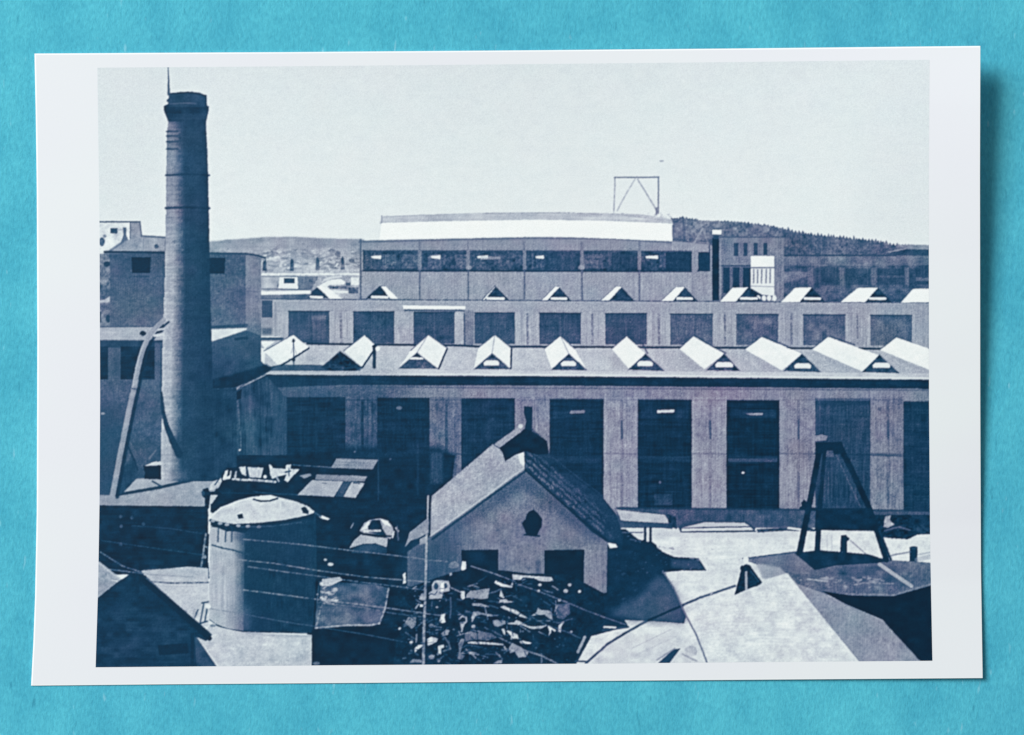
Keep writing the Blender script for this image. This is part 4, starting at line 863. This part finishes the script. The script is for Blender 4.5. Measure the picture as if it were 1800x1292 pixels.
# ------------------------------------------------------------------ table surface
tv = np.array([(-.16, -.13, 0), (.16, -.13, 0), (.16, .13, 0), (-.16, .13, 0)])
tab = mesh_obj('tabletop', tv, np.array([(0, 1, 2, 3)]), m_tab)
tab['kind'] = 'structure'; tab['label'] = 'turquoise fibrous card surface under the photographic print'

# ------------------------------------------------------------------ the print
root = link(bpy.data.objects.new('photo_print', None))
root.location = (0, 0, 0); root.empty_display_size = .02
root['label'] = 'white bordered blue toned photographic print of a factory lying on turquoise card'
root['category'] = 'photograph'

nu, nv = 166, 112
px, py = patch(nu, nv, ELx, ERx, ETy, EBy)
TH = 2.6
ring = []
u_, v_ = np.meshgrid(np.arange(nu), np.arange(nv))
topv = world(px, py).reshape(-1, 3)
# slightly rounded cut edge
gi = (np.arange(nu * nv)).reshape(nv, nu)
f_top = np.stack([gi[1:, :-1], gi[1:, 1:], gi[:-1, 1:], gi[:-1, :-1]], -1).reshape(-1, 4)
border = np.concatenate([gi[0, :], gi[1:, -1], gi[-1, -2::-1], gi[-2:0:-1, 0]])
bx, by = px.ravel()[border], py.ravel()[border]
cxm, cym = 892., 643.
ox = np.sign(bx - cxm) * (np.abs(bx - cxm) > 815); oy = np.sign(by - cym) * (np.abs(by - cym) > 540)
# the cut edge: a narrow whiter chamfer round the sheet, then the thickness of the paper
r0 = world(bx, by, 0.); r1 = world(bx + ox * 2.2, by + oy * 2.2, -.35); r2 = world(bx + ox * 2.4, by + oy * 2.4, -TH)
n0 = nu * nv; nb_ = len(border); ar = np.arange(nb_); nx = np.roll(ar, -1)
i0 = n0 + ar; i1 = i0 + nb_; i2 = i1 + nb_
f_s = np.concatenate([np.stack([i0, i1, i1[nx], i0[nx]], -1), np.stack([i1, i2, i2[nx], i1[nx]], -1)])
botv = world(px, py, -TH).reshape(-1, 3)
f_b = f_top[:, ::-1] + n0 + 3 * nb_
pv = np.concatenate([topv, r0, r1, r2, botv])
paper = mesh_obj('paper_sheet', pv, np.concatenate([f_top, f_s[:, ::-1], f_b]), m_pap, root)
paper['label'] = 'white glossy paper sheet with a plain border, right edge curling up'
paper.data.polygons.foreach_set('use_smooth', np.concatenate([np.ones(len(f_top), bool), np.zeros(len(f_s) + len(f_b), bool)]))
paper.data.materials.append(m_cut)
mi = np.zeros(len(f_top) + len(f_s) + len(f_b), np.int32); mi[len(f_top):len(f_top) + len(f_s)] = 1
paper.data.polygons.foreach_set('material_index', mi)

# printed picture: one fine mesh cut along the outlines of the things it shows
NU, NV = 1060, 764
px, py = patch(NU, NV, PLx, PRx, PTy, PBy)
edge_n = 0
sxp = np.clip(px - X0 - .5, 0, W - 1.01); syp = np.clip(py - Y0 - .5, 0, H - 1.01)
ix = sxp.astype(int); iy = syp.astype(int); fx = (sxp - ix)[..., None]; fy = (syp - iy)[..., None]
cc = (COL[iy, ix] * (1 - fx) + COL[iy, ix + 1] * fx) * (1 - fy) + (COL[iy + 1, ix] * (1 - fx) + COL[iy + 1, ix + 1] * fx) * fy
cc = np.concatenate([cc, np.ones(cc.shape[:2] + (1,))], -1).reshape(-1, 4)
pw = world(px, py, .12).reshape(-1, 3)
gi = np.arange(NU * NV).reshape(NV, NU)
fq = np.stack([gi[1:, :-1], gi[1:, 1:], gi[:-1, 1:], gi[:-1, :-1]], -1).reshape(-1, 4)
mx_ = (px[1:, 1:] + px[:-1, :-1]) / 2; my_ = (py[1:, 1:] + py[:-1, :-1]) / 2
fid = ID[np.clip((my_ - Y0).astype(int), 0, H - 1), np.clip((mx_ - X0).astype(int), 0, W - 1)].ravel()
cnt = np.bincount(fid, minlength=len(PARTS))
# specks too small to be a part fall back to the part they belong to
remap = np.arange(len(PARTS))
for i, p in enumerate(PARTS):
    if cnt[i] < 6 and p[2] >= 0: remap[i] = p[2]
fid = remap[fid]
order = np.argsort(fid, kind='stable'); cnt = np.bincount(fid, minlength=len(PARTS)); start = np.concatenate([[0], np.cumsum(cnt)])
objs = {}
for i, (name, label, par) in enumerate(PARTS):
    if cnt[i] == 0:
        continue
    fs = fq[order[start[i]:start[i + 1]]]
    uq, inv = np.unique(fs, return_inverse=True)
    o = mesh_obj(name, pw[uq], inv.reshape(-1, 4), m_ink, objs.get(par, root), cc[uq])
    if label: o['label'] = label
    objs[i] = o

# ------------------------------------------------------------------ light: a soft window from the upper left
world_ = bpy.data.worlds.new('World'); scene.world = world_; world_.use_nodes = True
bg = world_.node_tree.nodes['Background']; bg.inputs['Color'].default_value = (.93, .97, 1, 1); bg.inputs['Strength'].default_value = .24
from mathutils import Vector
ld = bpy.data.lights.new('window_light', 'AREA'); ld.shape = 'RECTANGLE'; ld.size = 1.25; ld.size_y = 1.3
ld.energy = 112.; ld.color = (1, .985, .97)
lo = link(bpy.data.objects.new('window_light', ld))
lo.location = Vector((-1.9, 1.2, 2.1))
lo.rotation_euler = (Vector((0, 0, 0)) - lo.location).to_track_quat('-Z', 'Y').to_euler()

# ------------------------------------------------------------------ camera
cd = bpy.data.cameras.new('camera'); cam = link(bpy.data.objects.new('camera', cd))
cam.location = (0, 0, CAM_H); cam.rotation_euler = (0, 0, 0)
cd.sensor_fit = 'HORIZONTAL'; cd.angle = 2 * math.atan(900 * U / CAM_H)
cd.clip_start = .01; cd.clip_end = 50
scene.camera = cam
scene.render.resolution_x = 1024; scene.render.resolution_y = 735
scene.view_settings.view_transform = 'Standard'; scene.view_settings.look = 'None'
scene.view_settings.exposure = 0; scene.view_settings.gamma = 1
